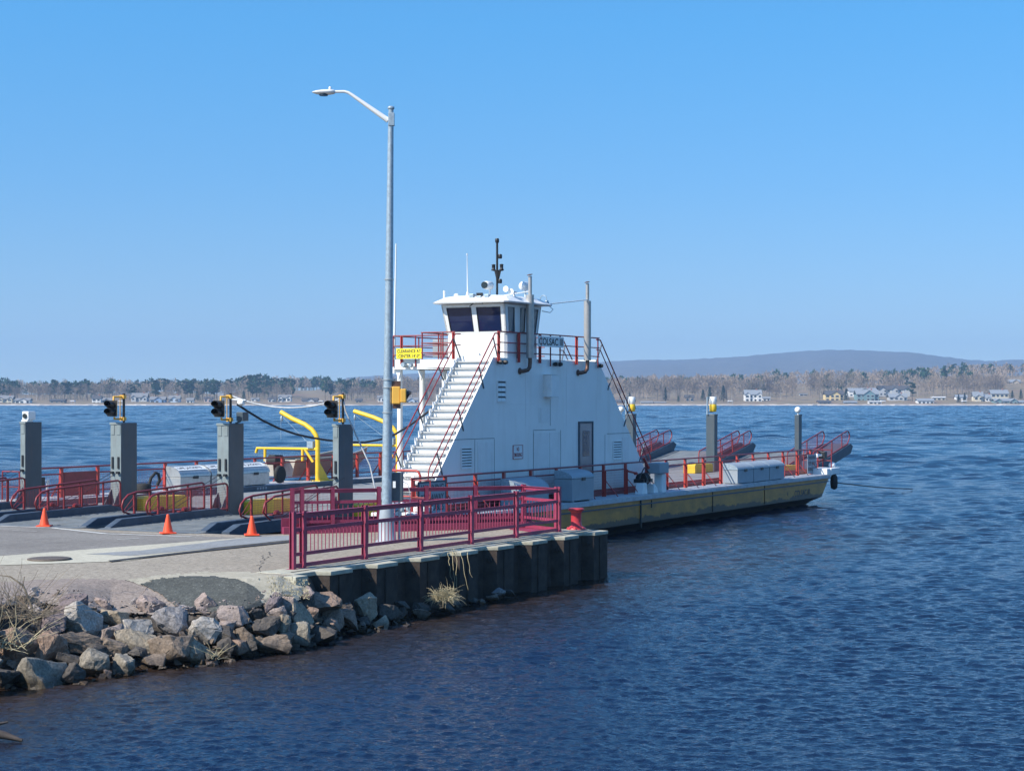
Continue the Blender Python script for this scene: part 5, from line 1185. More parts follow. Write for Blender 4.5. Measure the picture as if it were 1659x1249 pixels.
for rn, rt in (('top','on the upper edge of the bank'),('mid','halfway down the bank'),('water',"at the water's edge")):
    cnt = collections.Counter(); byz = collections.defaultdict(list)
    for px, i in sorted(rows[rn]): byz[near_what(px)].append(i)
    for zn, ids in byz.items():
        for k, i in enumerate(ids):
            px, py, w_, h_, tone = ROCKS[i]; size = 'large' if w_*h_ > 1900 else 'small' if w_*h_ < 620 else 'medium'
            sh = 'flat' if w_ > 1.75*h_ else 'upright' if h_ > 1.15*w_ else 'angular'
            tail = ', '+ORD[k]+' from the left there' if len(ids) > 1 else ''
            lab[i] = f"{size} {NAME[tone]} {sh} boulder {rt} {zn}{tail}"
            lab[i] = ' '.join(lab[i].split()[:20])
SHORT = {'below the dry brush at the left end':'by the dry brush','below the pink gravel verge':'under pink gravel','below the dark gravel patch':'under dark gravel','below the pale end block of the wall':'under wall end block','at the foot of the sheet pile wall left of the dry grass':'by wall, left of grass','at the foot of the sheet pile wall by the dry grass or beyond it':'by wall beyond grass'}
for i in lab:
    s = lab[i]
    for a, b in SHORT.items(): s = s.replace(a, b)
    s = s.replace(' on the upper edge of the bank',' atop bank').replace(' halfway down the bank',' mid bank').replace(" at the water's edge",' at waterline').replace(' there','')
    lab[i] = s
for i, (px, py, w_, h_, tone) in enumerate(ROCKS):
    c = bank_at(px, py+h_*.12)
    if px > 520:                       # keep boulders outside the sheet piles
        for _ in range(60):
            u_, n_ = lw(c.x, c.y)
            if n_ < -5.60-.22*w_*c.y/F_PX*1.2: break
            q = Vector((0,0,EYE)); c = q+(c-q)*.995
    s_ = c.y/F_PX; v_ = .88+.3*((i*37) % 11)/11; w, h = w_*s_*1.24*v_, h_*s_*1.34/v_**.5
    me = rock_mesh('boulder', w, h, (w+h)*.55, i*7+3, RM[tone])
    o = bpy.data.objects.new('boulder', me); COL.objects.link(o)
    o.location = (c.x, c.y+.05, c.z+h*.05); o.rotation_euler = (0,0,random.uniform(-.5,.5))
    tag(o, ' '.join(lab[i].replace('sheet pile ','').split()[:16]), 'boulder', 'boulders of the rubble bank')
rnd = random.Random(77); mb = MB()          # small broken stone filling the gaps between the boulders
for k in range(900):
    px = rnd.uniform(-60, 700); t0 = rnd.uniform(-.1, 1.05); p = bank_pt(px, t0)+Vector((0,0,rnd.uniform(-.16,.0)))
    u_, n_ = lw(p.x, p.y)
    if u_ > -13 and n_ > -5.65: continue
    r = rnd.choice([.04,.05,.06,.08,.11]); vs = [p+Vector((rnd.uniform(-1,1), rnd.uniform(-1,1), rnd.uniform(-.8,.8)))*r for _ in range(7)]
    bm = bmesh.new(); [bm.verts.new(v) for v in vs]; bmesh.ops.convex_hull(bm, input=bm.verts); bm.verts.ensure_lookup_table()
    mb.add([v.co.copy() for v in bm.verts], [tuple(v.index for v in f.verts) for f in bm.faces] if not bm.verts.index_update() else []); bm.free()
    mb.mi[-1] = mb.mi[-1]
o = mb.build('rubble', RM['brown']); tag(o, 'small broken stones filling the gaps between the boulders', 'rubble', kind='stuff')
# ------------------------------------------------------------------ dry grass, brush, driftwood, seedlings of weeds
def strands(mb, c, k, ln, spread, r, droop, rnd, up=.5, seg=6):
    for _ in range(k):
        a = rnd.uniform(0, 2*math.pi); e = rnd.uniform(up*.3, up+.5); L_ = ln*rnd.uniform(.5, 1.1)
        d = Vector((math.cos(a)*math.cos(e), math.sin(a)*math.cos(e), math.sin(e))); p = Vector(c)+Vector((rnd.uniform(-spread,spread), rnd.uniform(-spread,spread)*.6, rnd.uniform(-.03,.05))); pts = [p]
        for i in range(seg):
            p = p+d*L_/seg; d = (d+Vector((rnd.uniform(-.22,.22), rnd.uniform(-.22,.22), -droop+rnd.uniform(-.15,.15)))).normalized(); pts.append(p)
        mb.tube(pts, r, 3, r1=r*.4, cap=False)
rnd = random.Random(5)
c = far(718, 972, 36.2); mb = MB(); strands(mb, c, 340, .34, .15, .0055, .26, rnd, .9); strands(mb, c+Vector((.1,-.05,.05)), 20, .42, .1, .006, .1, rnd, 1.0)
single(mb, 'dry_grass_clump', M['straw'], 'drooping clump of straw-coloured dry grass at the foot of the sheet pile wall', 'grass clump', tuple(c), frame='W')
mb = MB(); v0 = wl(-7.65,-5.55,1.1)
for dx, ln in ((0,1.25),(.16,.7),(.3,.45),(.06,.9),(-.1,.5)):
    p = v0+Vector((dx,-.32-.02*dx,0)); pts = [p+Vector((0,.3,.02)), p]; 
    for i in range(7): p = p+Vector((rnd.uniform(-.03,.045), -.01, -ln/7)); pts.append(p)
    mb.tube(pts, .007, 3, r1=.003)
strands(mb, v0+Vector((0,-.28,.0)), 14, .3, .1, .004, .3, rnd, .6)
single(mb, 'hanging_vine', M['straw'], 'thin dry stems hanging down over the sheet piles from the concrete cap', 'dry vine', tuple(v0), frame='W')
for lbl, px, py, k, ln, sp, mt, nm in (('tangle of dry brown twigs on the bank at the left edge of the photo',12,1010,150,1.05,.55,'twig','dry_brush'),('low bleached twigs lying over the boulders at the far left',10,1058,60,.75,.35,'straw','dry_brush'),
        ('few dead twigs caught between boulders below the dark gravel patch',348,1072,14,.5,.08,'straw','dry_brush')):
    c = bank_at(px, py)+Vector((0,-.1,.08)); mb = MB(); strands(mb, c, k, ln, sp, .006, .07, rnd, .5)
    single(mb, nm, M[mt], lbl, 'dry brush', tuple(c), frame='W')
c = bank_at(55, 1000)+Vector((0,-.2,.25)); mb = MB(); mb.tube([c, c+Vector((-.12,0,.28)), c+Vector((-.32,0,.42)), c+Vector((-.55,0,.45))], [.02,.016,.012,.006], 6); mb.tube([c+Vector((-.12,0,.28)), c+Vector((-.1,0,.42))], .008, 5)
mb.tube([c, c+Vector((.06,-.02,-.3)), c+Vector((.1,-.02,-.55))], [.02,.016,.01], 6)
single(mb, 'dead_branch', M['twig'], 'bent dead branch rising from the brush beside the purple boulder', 'branch', tuple(c), frame='W')
c = gp(8, 1196, .03); mb = MB(); mb.tube([c+Vector((-.9,.1,.12)), c+Vector((-.3,0,.09)), c+Vector((.0,0,.04)), c+Vector((.22,-.03,-.02))], [.10,.08,.05,.02], 8); mb.tube([c+Vector((-.3,0,.09)), c+Vector((-.12,.1,.16)), c+Vector((.0,.14,.18))], [.03,.02,.012], 6)
single(mb, 'driftwood_log', M['wood'], 'dark wet driftwood log floating at the bottom left corner', 'driftwood', tuple(c), frame='W')
mb = MB()      # scrub and weeds on the sandy slope beside the end block
for k in range(260):
    px = rnd.uniform(432, 500); py = rnd.uniform(932, 965)+ (px-430)*.1
    g = gp(px, py, 1.09-.0)
    for j in range(2):
        a = rnd.uniform(0, 6.28); q = g+Vector((math.cos(a)*.03, math.sin(a)*.03, rnd.uniform(.01,.05))); mb.face([g, g+Vector((.012,0,0)), q])
o = mb.build('dry_weeds', M['straw']); tag(o, 'thin dry weeds scattered on the sandy slope beside the end block', 'weeds', kind='stuff')
# pebbles along the verge
mb = MB()
for k in range(420):
    px = rnd.uniform(-10, 470); py = rnd.uniform(956, 992)
    if py < lerpt(BANK, px)-14: continue
    p = bank_at(px, max(py, lerpt(BANK, px)-10)) if py > lerpt(BANK, px) else gp(px, py, G)
    r = rnd.uniform(.012, .05); vs = [p+Vector((rnd.uniform(-1,1), rnd.uniform(-1,1), rnd.uniform(-.3,.8)))*r for _ in range(6)]
    mb.add(vs, [(0,1,2),(0,2,3),(0,3,4),(1,2,5),(2,3,5),(3,4,5),(1,0,4),(1,4,5)])
o = mb.build('loose_gravel', RM['pinkgrey']); tag(o, 'loose pebbles along the edge of the pavement above the boulders', 'gravel', kind='stuff')
# ------------------------------------------------------------------ far shore
SH = 1290.0
ENV = [(-260,612),(0,614),(20,615),(60,618),(100,616),(140,617),(180,614),(220,618),(255,613),(270,611),(285,616),(300,612),(320,615),(350,617),(380,614),(395,607),(412,604),(430,609),(450,611),(475,612),(500,614),(515,611),(540,613),(565,614),(600,612),(640,611),(680,612),(720,612),(760,613),(960,612),(1000,610),(1050,607),(1100,607),(1150,607),(1200,606),(1250,601),(1300,600),(1350,597),(1400,600),(1450,600),(1475,596),(1510,594),(1535,590),(1560,587),(1600,590),(1659,586),(1900,586)]
FLD = (476, 524)
def ground_h(px, Y):
    t = max(0, min(1, (Y-SH-10)/470)); t = t*t*(3-2*t)
    zt = EYE+(HOR-lerpt(ENV, px))*1780/F_PX - 13
    if 440 < px < 560: zt += 1.5*math.exp(-((px-500)/26)**2)
    near = .4+2.6*max(0, min(1, (Y-SH)/60))
    if px > 1280: near += 1.8*max(0, min(1, (Y-SH-20)/80))
    return near+(max(zt, 4)-near)*t
def land_mat(name, c1, c2, c3):
    m, t, b = nt(name); L = t.links; vec = N(t, 'ShaderNodeTexCoord').outputs['Object']
    n = N(t, 'ShaderNodeTexNoise', i_Scale=.03, i_Detail=8, i_Roughness=.7); L.new(vec, n.inputs['Vector'])
    r = ramp(t, n.outputs['Fac'], [(.3,c1),(.5,c2),(.7,c3)]); L.new(r.outputs[0], b.inputs['Base Color']); b.inputs['Roughness'].default_value = 1; b.inputs['Specular IOR Level'].default_value = .1; return m
land = land_mat('dormant_grass', (.17,.135,.085), (.24,.19,.125), (.20,.125,.095))
mb = MB(); nx = 230; Ys = [SH-3, SH, SH+6, SH+20, SH+40, SH+80, SH+130, SH+190, SH+260, SH+340, SH+420, SH+480, SH+560, SH+900]
vs = []; 
for j, Y in enumerate(Ys):
    for i in range(nx+1):
        px = -1000+i*3600/nx; Yj = Y+6*mn.noise(Vector((px*.02, 0, 3)))+3*mn.noise(Vector((px*.09, 0, 5)))
        z = -.6 if j == 0 else .35 if j == 1 else ground_h(px, Y)+.5*mn.noise(Vector((px*.05, Y*.02, 0)))
        if Y > SH+500: z -= (Y-SH-500)*.05
        vs.append(((px-CX)*Yj/F_PX, Yj, z))
mb.add(vs, [(j*(nx+1)+i, j*(nx+1)+i+1, (j+1)*(nx+1)+i+1, (j+1)*(nx+1)+i) for j in range(len(Ys)-1) for i in range(nx)], True)
tag(mb.build('far_shore', land), kind='structure')
mb = MB(); vs = []
for i in range(nx*2+1):
    px = -1000+i*3600/(nx*2); Yj = SH+6*mn.noise(Vector((px*.02, 0, 3)))+3*mn.noise(Vector((px*.09, 0, 5)))
    X = (px-CX)/F_PX
    hh = .7+.5*mn.noise(Vector((px*.07,1,1)))
    vs += [(X*(Yj-4), Yj-4, -.3), (X*(Yj-2.5), Yj-2.5, hh), (X*(Yj+1), Yj+1, hh+.15), (X*(Yj+2), Yj+2, -.3)]
mb.add(vs, [(i*4+k, i*4+k+4, i*4+k+5, i*4+k+1) for i in range(nx*2) for k in range(3)])
tag(mb.build('shoreline_rocks', land_mat('pale_shore_stones', (.22,.19,.16), (.40,.36,.32), (.55,.52,.48))), kind='structure')
# the wooded bluff behind: one long ridge
HILL = [(-400,645),(500,640),(560,612),(620,608),(700,604),(800,598),(900,592),(960,588.5),(980,586),(1040,583),(1100,583),(1140,581),(1200,578),(1250,573),(1300,569),(1330,567),(1380,567),(1430,569),(1480,572),(1530,578),(1570,583),(1600,585),(1630,583),(1659,582.5),(1760,586),(2000,592)]
mb = MB(); vs = []; HY = [3600, 3900, 4300, 4700, 5000, 5400, 6000]; HF = [0, .28, .62, .88, 1.0, .9, .5]; hx = 380
for j, (Y, f) in enumerate(zip(HY, HF)):
    for i in range(hx+1):
        px = -1000+i*3600/hx; zt = EYE+(HOR-lerpt(HILL, px))*5000/F_PX
        z = zt*f+(mn.noise(Vector((px*.012, Y*.002, 0)))*14 if 0 < f < 1 else 0)+mn.noise(Vector((px*.11, Y*.01, 2)))*2.2+mn.noise(Vector((px*.4, Y*.05, 2)))*1.6
        vs.append(((px-CX)*Y/F_PX, Y, z if j else -5))
mb.add(vs, [(j*(hx+1)+i, j*(hx+1)+i+1, (j+1)*(hx+1)+i+1, (j+1)*(hx+1)+i) for j in range(len(HY)-1) for i in range(hx)], True)
tag(mb.build('hills', land_mat('wooded_bluff', (.09,.085,.08), (.12,.11,.10), (.15,.135,.12))), kind='structure')
# ---- trees
def leafmat(name, c, var):
    m, t, b = nt(name); L = t.links; oi = N(t, 'ShaderNodeObjectInfo')
    vec = N(t, 'ShaderNodeTexCoord').outputs['Object']; n = N(t, 'ShaderNodeTexNoise', i_Scale=.35, i_Detail=3); L.new(vec, n.inputs['Vector'])
    ad = N(t, 'ShaderNodeMath', operation='ADD'); L.new(oi.outputs['Random'], ad.inputs[0]); L.new(n.outputs['Fac'], ad.inputs[1])
    hf = N(t, 'ShaderNodeMath', operation='MULTIPLY'); hf.inputs[1].default_value = .5; L.new(ad.outputs[0], hf.inputs[0])
    r = ramp(t, hf.outputs[0], [(.2,[x*(1-var) for x in c]),(.55,c),(.85,[x*(1+var) for x in c])]); L.new(r.outputs[0], b.inputs['Base Color'])
    b.inputs['Roughness'].default_value = .9; b.inputs['Specular IOR Level'].default_value = .15; return m
TW = leafmat('bare_twigs', (.25,.195,.145), .5); TK = leafmat('grey_bark', (.20,.175,.15), .3); TP = leafmat('pale_birch_bark', (.42,.40,.36), .3)
CF = leafmat('conifer_needles', (.016,.042,.020), .45); PF = leafmat('pine_needles', (.020,.050,.022), .45); CT = leafmat('brown_bark', (.10,.07,.05), .3)
def bare_crown(seed, h, w):
    rnd = random.Random(seed); tr = MB(); cr = MB()
    lean = rnd.uniform(-.04,.04); tr.tube([(0,0,-.5),(lean*h*.3,0,h*.35),(lean*h,0,h*.8)], [h*.018,h*.012,h*.004], 4)
    tips = []
    for i in range(11):
        z0 = h*rnd.uniform(.25,.7); a = rnd.uniform(0,6.28); L_ = h*rnd.uniform(.25,.42); e = rnd.uniform(.65,1.2)
        d = Vector((math.cos(a)*math.cos(e), math.sin(a)*math.cos(e), math.sin(e))); p = Vector((lean*z0,0,z0)); q = p+d*L_*.6+Vector((0,0,.3)); r_ = q+(d+Vector((0,0,.5))).normalized()*L_*.5
        tr.tube([p,q,r_], [h*.007,h*.004,h*.0015], 3, cap=False); tips += [q, r_, p.lerp(q,.6)]
    for i in range(330):
        t0 = rnd.choice(tips)
        if rnd.random() < .45:
            a = rnd.uniform(0,6.28); ph = rnd.uniform(-.9,1.5); R_ = rnd.uniform(.5,1)**.5
            p = Vector((math.cos(a)*math.cos(ph)*w*R_, math.sin(a)*math.cos(ph)*w*R_, h*.66+math.sin(ph)*h*.33*R_))
        else: p = t0+Vector((rnd.gauss(0,.9),rnd.gauss(0,.9),rnd.gauss(0,.9)))
        out = (p-Vector((0,0,h*.35))).normalized(); d = (out+Vector((rnd.gauss(0,.4),rnd.gauss(0,.4),rnd.gauss(0,.3)+.3))).normalized()
        s_ = d.cross(Vector((rnd.gauss(0,1),rnd.gauss(0,1),rnd.gauss(0,1)))).normalized()
        ln = rnd.uniform(.9,2.0); wd = rnd.uniform(.07,.17)
        cr.face([p-s_*wd, p+s_*wd, p+d*ln+s_*wd*.2, p+d*ln-s_*wd*.2])
    return tr, cr
def conifer(seed, h, w):
    rnd = random.Random(seed); tr = MB(); cr = MB(); tr.tube([(0,0,-.5),(0,0,h*.95)], [h*.016,h*.003], 4)
    for i in range(520):
        z = rnd.random()**.8*h*.93+h*.05; f = 1-z/h; rad = w*(f**.8)*rnd.uniform(.35,1.08)+.1; a = rnd.uniform(0,6.28)
        p = Vector((math.cos(a)*rad, math.sin(a)*rad, z)); d = Vector((math.cos(a), math.sin(a), rnd.uniform(-.5,.1))).normalized(); s_ = Vector((-math.sin(a), math.cos(a), rnd.uniform(-.3,.3))).normalized()
        ln = rnd.uniform(.5,1.15); wd = rnd.uniform(.25,.6)
        cr.face([p-s_*wd-Vector((0,0,.2)), p+d*ln*.6, p+s_*wd-Vector((0,0,.2)), p-d*ln*.6+Vector((0,0,.3))])
    return tr, cr
def pine(seed, h, w):
    rnd = random.Random(seed); tr = MB(); cr = MB(); tr.tube([(0,0,-.5),(.2,0,h*.5),(0,0,h*.92)], [h*.018,h*.012,h*.004], 4)
    cl = []
    for i in range(15):
        z = h*rnd.uniform(.35,.95); f = 1-abs(z/h-.62)/.55; a = rnd.uniform(0,6.28); rr = w*f*rnd.uniform(.2,.9)
        c = Vector((math.cos(a)*rr, math.sin(a)*rr, z)); cl.append(c); tr.tube([(0,0,z-h*.05), c], [.12,.05], 3, cap=False)
    for c in cl:
        R_ = rnd.uniform(1.1,2.0)
        for k in range(48):
            v = Vector((rnd.gauss(0,1),rnd.gauss(0,1),rnd.gauss(0,.6))).normalized()*R_*rnd.uniform(.5,1); v.z *= .6; p = c+v
            s_ = Vector((rnd.gauss(0,1),rnd.gauss(0,1),rnd.gauss(0,1))).normalized(); d = s_.cross(v).normalized(); wd = rnd.uniform(.25,.55)
            cr.face([p-s_*wd, p+d*wd, p+s_*wd, p-d*wd*.8])
    return tr, cr
PROTO = {}
def proto(kind, v):
    k = (kind, v)
    if k not in PROTO:
        if kind == 'bare': t_, c_ = bare_crown(10+v, 15, 4.6+.5*(v % 3)); ms = (TP if v == 4 else TK, TW)
        elif kind == 'fir': t_, c_ = conifer(40+v, 14, 3.3+.5*v); ms = (CT, CF)
        else: t_, c_ = pine(60+v, 16, 5.0+.6*v); ms = (CT, PF)
        PROTO[k] = (t_.mesh('trunk', ms[0]), c_.mesh('crown', ms[1]))
    return PROTO[k]
def tree(kind, v, px, Y, h, label, group, rnd):
    t_, c_ = proto(kind, v); o = bpy.data.objects.new({'bare':'bare_tree','fir':'fir_tree','pine':'pine_tree'}[kind], None); COL.objects.link(o)
    o.location = ((px-CX)*Y/F_PX, Y, ground_h(px, Y)-.2); s_ = h/{'bare':15,'fir':14,'pine':16}[kind]
    o.scale = (s_*rnd.uniform(.85,1.15), s_, s_); o.rotation_euler = (0,0,rnd.uniform(0,6.28)); tag(o, label, 'tree', group)
    for nm, me in (('trunk',t_),('crown',c_)):
        c = bpy.data.objects.new(nm, me); COL.objects.link(c); c.parent = o
rnd = random.Random(21)
HOUSES = [ # px0, px1, top, base, wall, roof, dist, gables, label
(-2,20,641,655,'cream','hg',1322,2,'cream two-gabled lake house at the left edge of the photo'),
(24,48,645.5,654,'white','hg',1318,1,'low white cottage just right of the two-gabled lake house'),
(80,104,647,653,'dull','hd',1316,0,'low dull brown bungalow left of the second signal post'),
(149,163,641,655,'white','hd',1322,0,'narrow tall white house left of the second signal post'),
(165,181,645,655,'dull','hg',1330,1,'grey house next to the narrow tall white one'),
(213,238,637,655,'grey','hg',1335,2,'big pale grey house right behind the second signal post'),
(243,267,643,655,'blue','hg',1326,1,'blue-grey house with white end wall right of the big pale grey house'),
(273,291,641,655,'palebl','hg',1330,1,'pale blue gabled house left of the third signal post'),
(302,313,645,655,'white','hg',1320,0,'tiny white cottage nearest the left of the third signal'),
(331,343,643,652,'pinkw','hd',1330,1,'pinkish house half hidden by bare trees left of the third signal'),
(354,361,638,650,'white','hg',1340,1,'slim white gabled house just left of the third signal lamp'),
(407,419,645,650,'white','hg',1345,1,'small white house under the dark pines right of the third signal'),
(434,447,644,652,'grey','hd',1335,1,'grey-white cottage left of the bright white house'),
(451,471,640,651,'white','hg',1338,2,'bright white house above the hanging black cable'),
(489,514,645,656,'grey','hd',1326,1,'white-fronted house with a dark roof below the brown field'),
(543,552,643,650,'white','hg',1340,1,'small white house near the fourth signal post'),
(576,586,646,654,'dull','hd',1325,0,'low dull cottage between the fourth signal and the lamp post'),
(612,623,641,651,'white','hg',1340,1,'white house just left of the lamp post'),
(650,656,646,655,'white','hg',1322,0,'white shed between the lamp post and the white column'),
(657,677,644,656,'palebl','hg',1330,1,'pale blue house seen between the two white columns'),
(999,1016,648,657,'brick','hd',1318,0,'reddish brick bungalow behind the stern stair rail'),
(1038,1057,650,657,'white','hg',1312,0,'long low white boathouse right of the stern signal'),
(1060,1079,651,656,'tan','hg',1314,0,'long low beige cabin right of the white boathouse'),
(1110,1124,640,651,'dull','hd',1345,1,'brown house hidden among bare trees left of the dark firs'),
(1207,1234,632,651,'white','hs',1345,2,'large white two-gabled house standing alone on the lawn'),
(1236,1248,643,650,'white','hs',1360,0,'small white garage beside the large two-gabled house'),
(1296,1308,638,641,'white','hg',1420,0,'tiny white shed on the slope between the big white and yellow houses'),
(1337,1367,633,650,'yell','hd',1345,1,'yellow house with a dark roof and balcony front'),
(1326,1346,649,656,'dull','hd',1308,0,'dark small boathouse at the water below the yellow house'),
(1376,1421,629,642,'white','hs',1385,1,'long white house with a grey roof behind the teal house'),
(1388,1424,632,650,'teal','hs',1340,1,'teal gabled house with a wide porch'),
(1368,1388,650,656,'bluegr','hs',1306,0,'blue-grey boathouse at the water left of the white one'),
(1408,1428,650,656,'white','wr',1306,0,'flat white boathouse at the water below the teal house'),
(1424,1474,625,641,'grey','hd',1400,3,'long dark-roofed house with three gables high on the slope'),
(1441,1470,638,653,'grey','hs',1340,1,'grey-roofed house with white porch below the three-gabled house'),
(1487,1513,646,656,'white','hs',1312,0,'white-fronted boathouse with a grey roof in the row near the right'),
(1511,1532,643,651,'cream','wr',1345,0,'long cream garage above the grey-roofed boathouse'),
(1549,1567,640,650,'white','hs',1345,0,'white house left of the cream gabled house'),
(1577,1593,635,655,'cream','hs',1330,1,'tall cream gabled house near the right edge'),
(1596,1606,639,655,'white','hs',1330,1,'slim white house between the two big cream houses'),
(1606,1634,632,650,'cream','hs',1350,0,'big cream house with a flat grey roof near the right edge'),
(1612,1648,646,656,'teal','hs',1312,2,'low teal porch house at the water near the right edge'),
(1650,1664,649,656,'white','hs',1312,0,'small white boathouse cut by the right edge'),
(1633,1655,615,626,'tan','hs',1560,1,'tan house on the ridge near the right edge')]
HC = {'cream':(.62,.56,.42),'white':(.74,.74,.72),'dull':(.25,.20,.16),'grey':(.45,.46,.46),'blue':(.22,.34,.52),'palebl':(.45,.55,.66),'pinkw':(.5,.38,.35),'brick':(.32,.14,.09),'tan':(.48,.40,.30),'yell':(.66,.52,.26),'teal':(.16,.27,.29),'bluegr':(.22,.27,.33)}
HM = {k: paint('house_'+k, c, .8, var=.06) for k, c in HC.items()}
RFM = {'hg': paint('roof_grey', (.20,.20,.20), .9), 'hd': paint('roof_dark', (.075,.07,.07), .9), 'hs': paint('roof_slate', (.24,.26,.28), .9), 'wr': paint('roof_white', (.62,.62,.60), .8)}
HW = glass('house_window', (.03,.035,.04), .2); TR = paint('house_trim', (.7,.7,.68), .7)
for (x0, x1, yt, yb, wl_, rf, Y, ng, lbl) in HOUSES:
    k = Y/F_PX; w_ = (x1-x0)*k; ht = (yb-yt)*k; z0 = EYE+(HOR-yb)*k; cx = ((x0+x1)/2-CX)*k; d = min(12, max(5, w_*.7))
    t_ = thing('house' if ht > 4.5 else 'boathouse' if Y < 1316 else 'cottage', lbl, 'house', (cx, Y, z0), 'houses along the far shore', frame='W')
    hw_ = ht*(.62 if ng else .66); 
    if rf == 'wr' and not ng: hw_ = ht*.86
    mb = MB(); mb.box(cx-w_/2, cx+w_/2, Y, Y+d, z0-3, z0+hw_)
    gs = []
    if ng:
        gw = w_/ng*.62 if ng > 1 else w_*.5
        for g in range(ng):
            gx = cx-w_/2+gw/2+(w_-gw)*(g/(ng-1) if ng > 1 else .5 if w_ < 9 else .62)
            mb.prism([(gx-gw/2,Y-1.2,z0-3),(gx+gw/2,Y-1.2,z0-3),(gx+gw/2,Y-1.2,z0+hw_),(gx,Y-1.2,z0+hw_+gw*.36 if z0+hw_+gw*.36 < z0+ht else z0+ht-.1),(gx-gw/2,Y-1.2,z0+hw_)], (0,1.199,0)); gs.append((gx, gw))
    mb.build('wall', HM[wl_], t_)
    mb = MB(); e = .5
    mb.prism([(cx-w_/2-e,Y-e,z0+hw_-.05),(cx-w_/2-e,Y+d/2,z0+ht),(cx-w_/2-e,Y+d+e,z0+hw_-.05),(cx-w_/2-e,Y+d+e,z0+hw_+.15),(cx-w_/2-e,Y+d/2,z0+ht+.25),(cx-w_/2-e,Y-e,z0+hw_+.15)], (w_+2*e,0,0))
    for gx, gw in gs:
        pk = min(z0+hw_+gw*.36, z0+ht-.1)
        for s_ in (-1, 1): mb.prism([(gx,Y-1.7,pk+.02),(gx+s_*(gw/2+.4),Y-1.7,z0+hw_-.25),(gx+s_*(gw/2+.4),Y-1.7,z0+hw_-.0),(gx,Y-1.7,pk+.30)], (0,4.5,0))
    rf_ = mb.build('roof', RFM[rf], t_)
    if ht > 6: mb = MB(); mb.box(cx+w_*.2, cx+w_*.2+.9, Y+d/2-.4, Y+d/2+.5, z0+ht-.5, z0+ht+1.1); mb.build('chimney', HM['brick'], rf_)
    nf = 2 if ht > 6 else 1; nw = max(2, int(w_/2.7))
    for fl in range(nf):
        for c in range(nw):
            if nf*nw > 12 and rnd.random() < .3: continue
            wx = cx-w_/2+(c+.5)*w_/nw; wz = z0+hw_*(fl+.5)/nf; ww = w_/nw*rnd.uniform(.22,.34); wh_ = hw_/nf*.27
            yy = Y-.05
            for gx, gw in gs:
                if abs(wx-gx) < gw/2+.1: yy = Y-1.25
            mb = MB(); mb.box(wx-ww-.12, wx+ww+.12, yy-.02, yy+.045, wz-wh_-.12, wz+wh_+.12); wi = mb.build('window', TR, t_)
            mb = MB(); mb.box(wx-ww, wx+ww, yy-.05, yy-.022, wz-wh_, wz+wh_); mb.build('pane', HW, wi)
# jetties, small boats and white clutter on the beach as things one can just make out
for px, lbl in ((118,'white boat hoist on the beach left of the second signal'),(196,'pale boat hoist on the beach beside the second signal'),(1183,'white boat hoist at the shore right of the dark firs'),(1430,'pale boat hoist beside the white flat boathouse'),(1562,'white boat hoist near the cream gabled house'),(520,'white boat hoist below the brown field')):
    Y = SH+4; X = (px-CX)*Y/F_PX; t_ = thing('boat_hoist', lbl, 'boat hoist', (X,Y,.4), frame='W')
    mb = MB()
    for sx in (-1.5,1.5):
        for sy in (-2,2): mb.box(X+sx-.08,X+sx+.08,Y+sy-.08,Y+sy+.08,-.5,3)
    mb.build('frame', M['alu'], t_)
    mb = MB(); mb.prism([(X-1.7,Y-2.3,2.9),(X+1.7,Y-2.3,2.9),(X+1.2,Y-2.3,3.5),(X-1.2,Y-2.3,3.5)], (0,4.6,0)); mb.build('canopy', HM['white'], t_)
hs = [(x0-2, x1+2, Y) for (x0,x1,yt,yb,w1,r1,Y,ng,l) in HOUSES]
def blocked(px, Y, m=4):
    if FLD[0]-m < px < FLD[1]+m and Y < 1760: return True
    return any(a-m < px < b+m and Y < D_+16 for a, b, D_ in hs)
def zone(px):
    for lim, s_ in ((110,'at the far left of the photo'),(240,'behind the houses round the second signal'),(400,'between the second and third signals'),(480,'left of the brown field'),(700,'between the brown field and the white stair'),(1140,'right of the stern stair and left of the dark firs'),(1320,'round the large white two-gabled house'),(1480,'behind the yellow and teal houses')):
        if px < lim: return s_
    return 'near the right edge of the photo'
# conifers one can tell apart
FIRS = [(1150,648,626,1340,'dark fir, left one of the pair behind the stern signal'),(1172,648,624,1340,'dark fir, right one of the pair behind the stern signal'),(1139,648,630,1345,'smaller dark fir just left of the pair behind the stern signal'),
(1078,652,627,1340,'dark fir among bare trees right of the white boathouse'),(1020,650,633,1345,'dark fir behind the reddish bungalow'),(1371,650,629,1335,'pointed dark spruce between the yellow and teal houses'),(1099,652,641,1330,'small dark fir left of the brown house'),
(1640,654,632,1345,'dark fir behind the teal porch house'),(1654,654,630,1345,'dark fir at the right edge'),(1553,656,638,1318,'low dark fir mass left of the cream gabled house'),(1563,656,636,1318,'broad dark fir left of the cream gabled house'),
(1120,628,612,1700,'distant fir on the wooded skyline right of centre'),(320,650,628,1350,'dark fir behind the tiny white cottage'),(395,650,632,1345,'dark fir below the pine-topped knoll'),(218,650,625,1400,'dark fir behind the big pale grey house'),
(14,645,622,1420,'dark fir behind the cream two-gabled house'),(152,640,620,1450,'dark fir behind the narrow tall white house'),(690,650,630,1345,'small fir seen between the white columns')]
for px, yb, yt, Y, lbl in FIRS:
    z1 = EYE+(HOR-yt)*Y/F_PX; h = z1-ground_h(px, Y)+.2; tree('fir', rnd.randrange(3), px, Y, max(5,h), lbl, None, rnd)
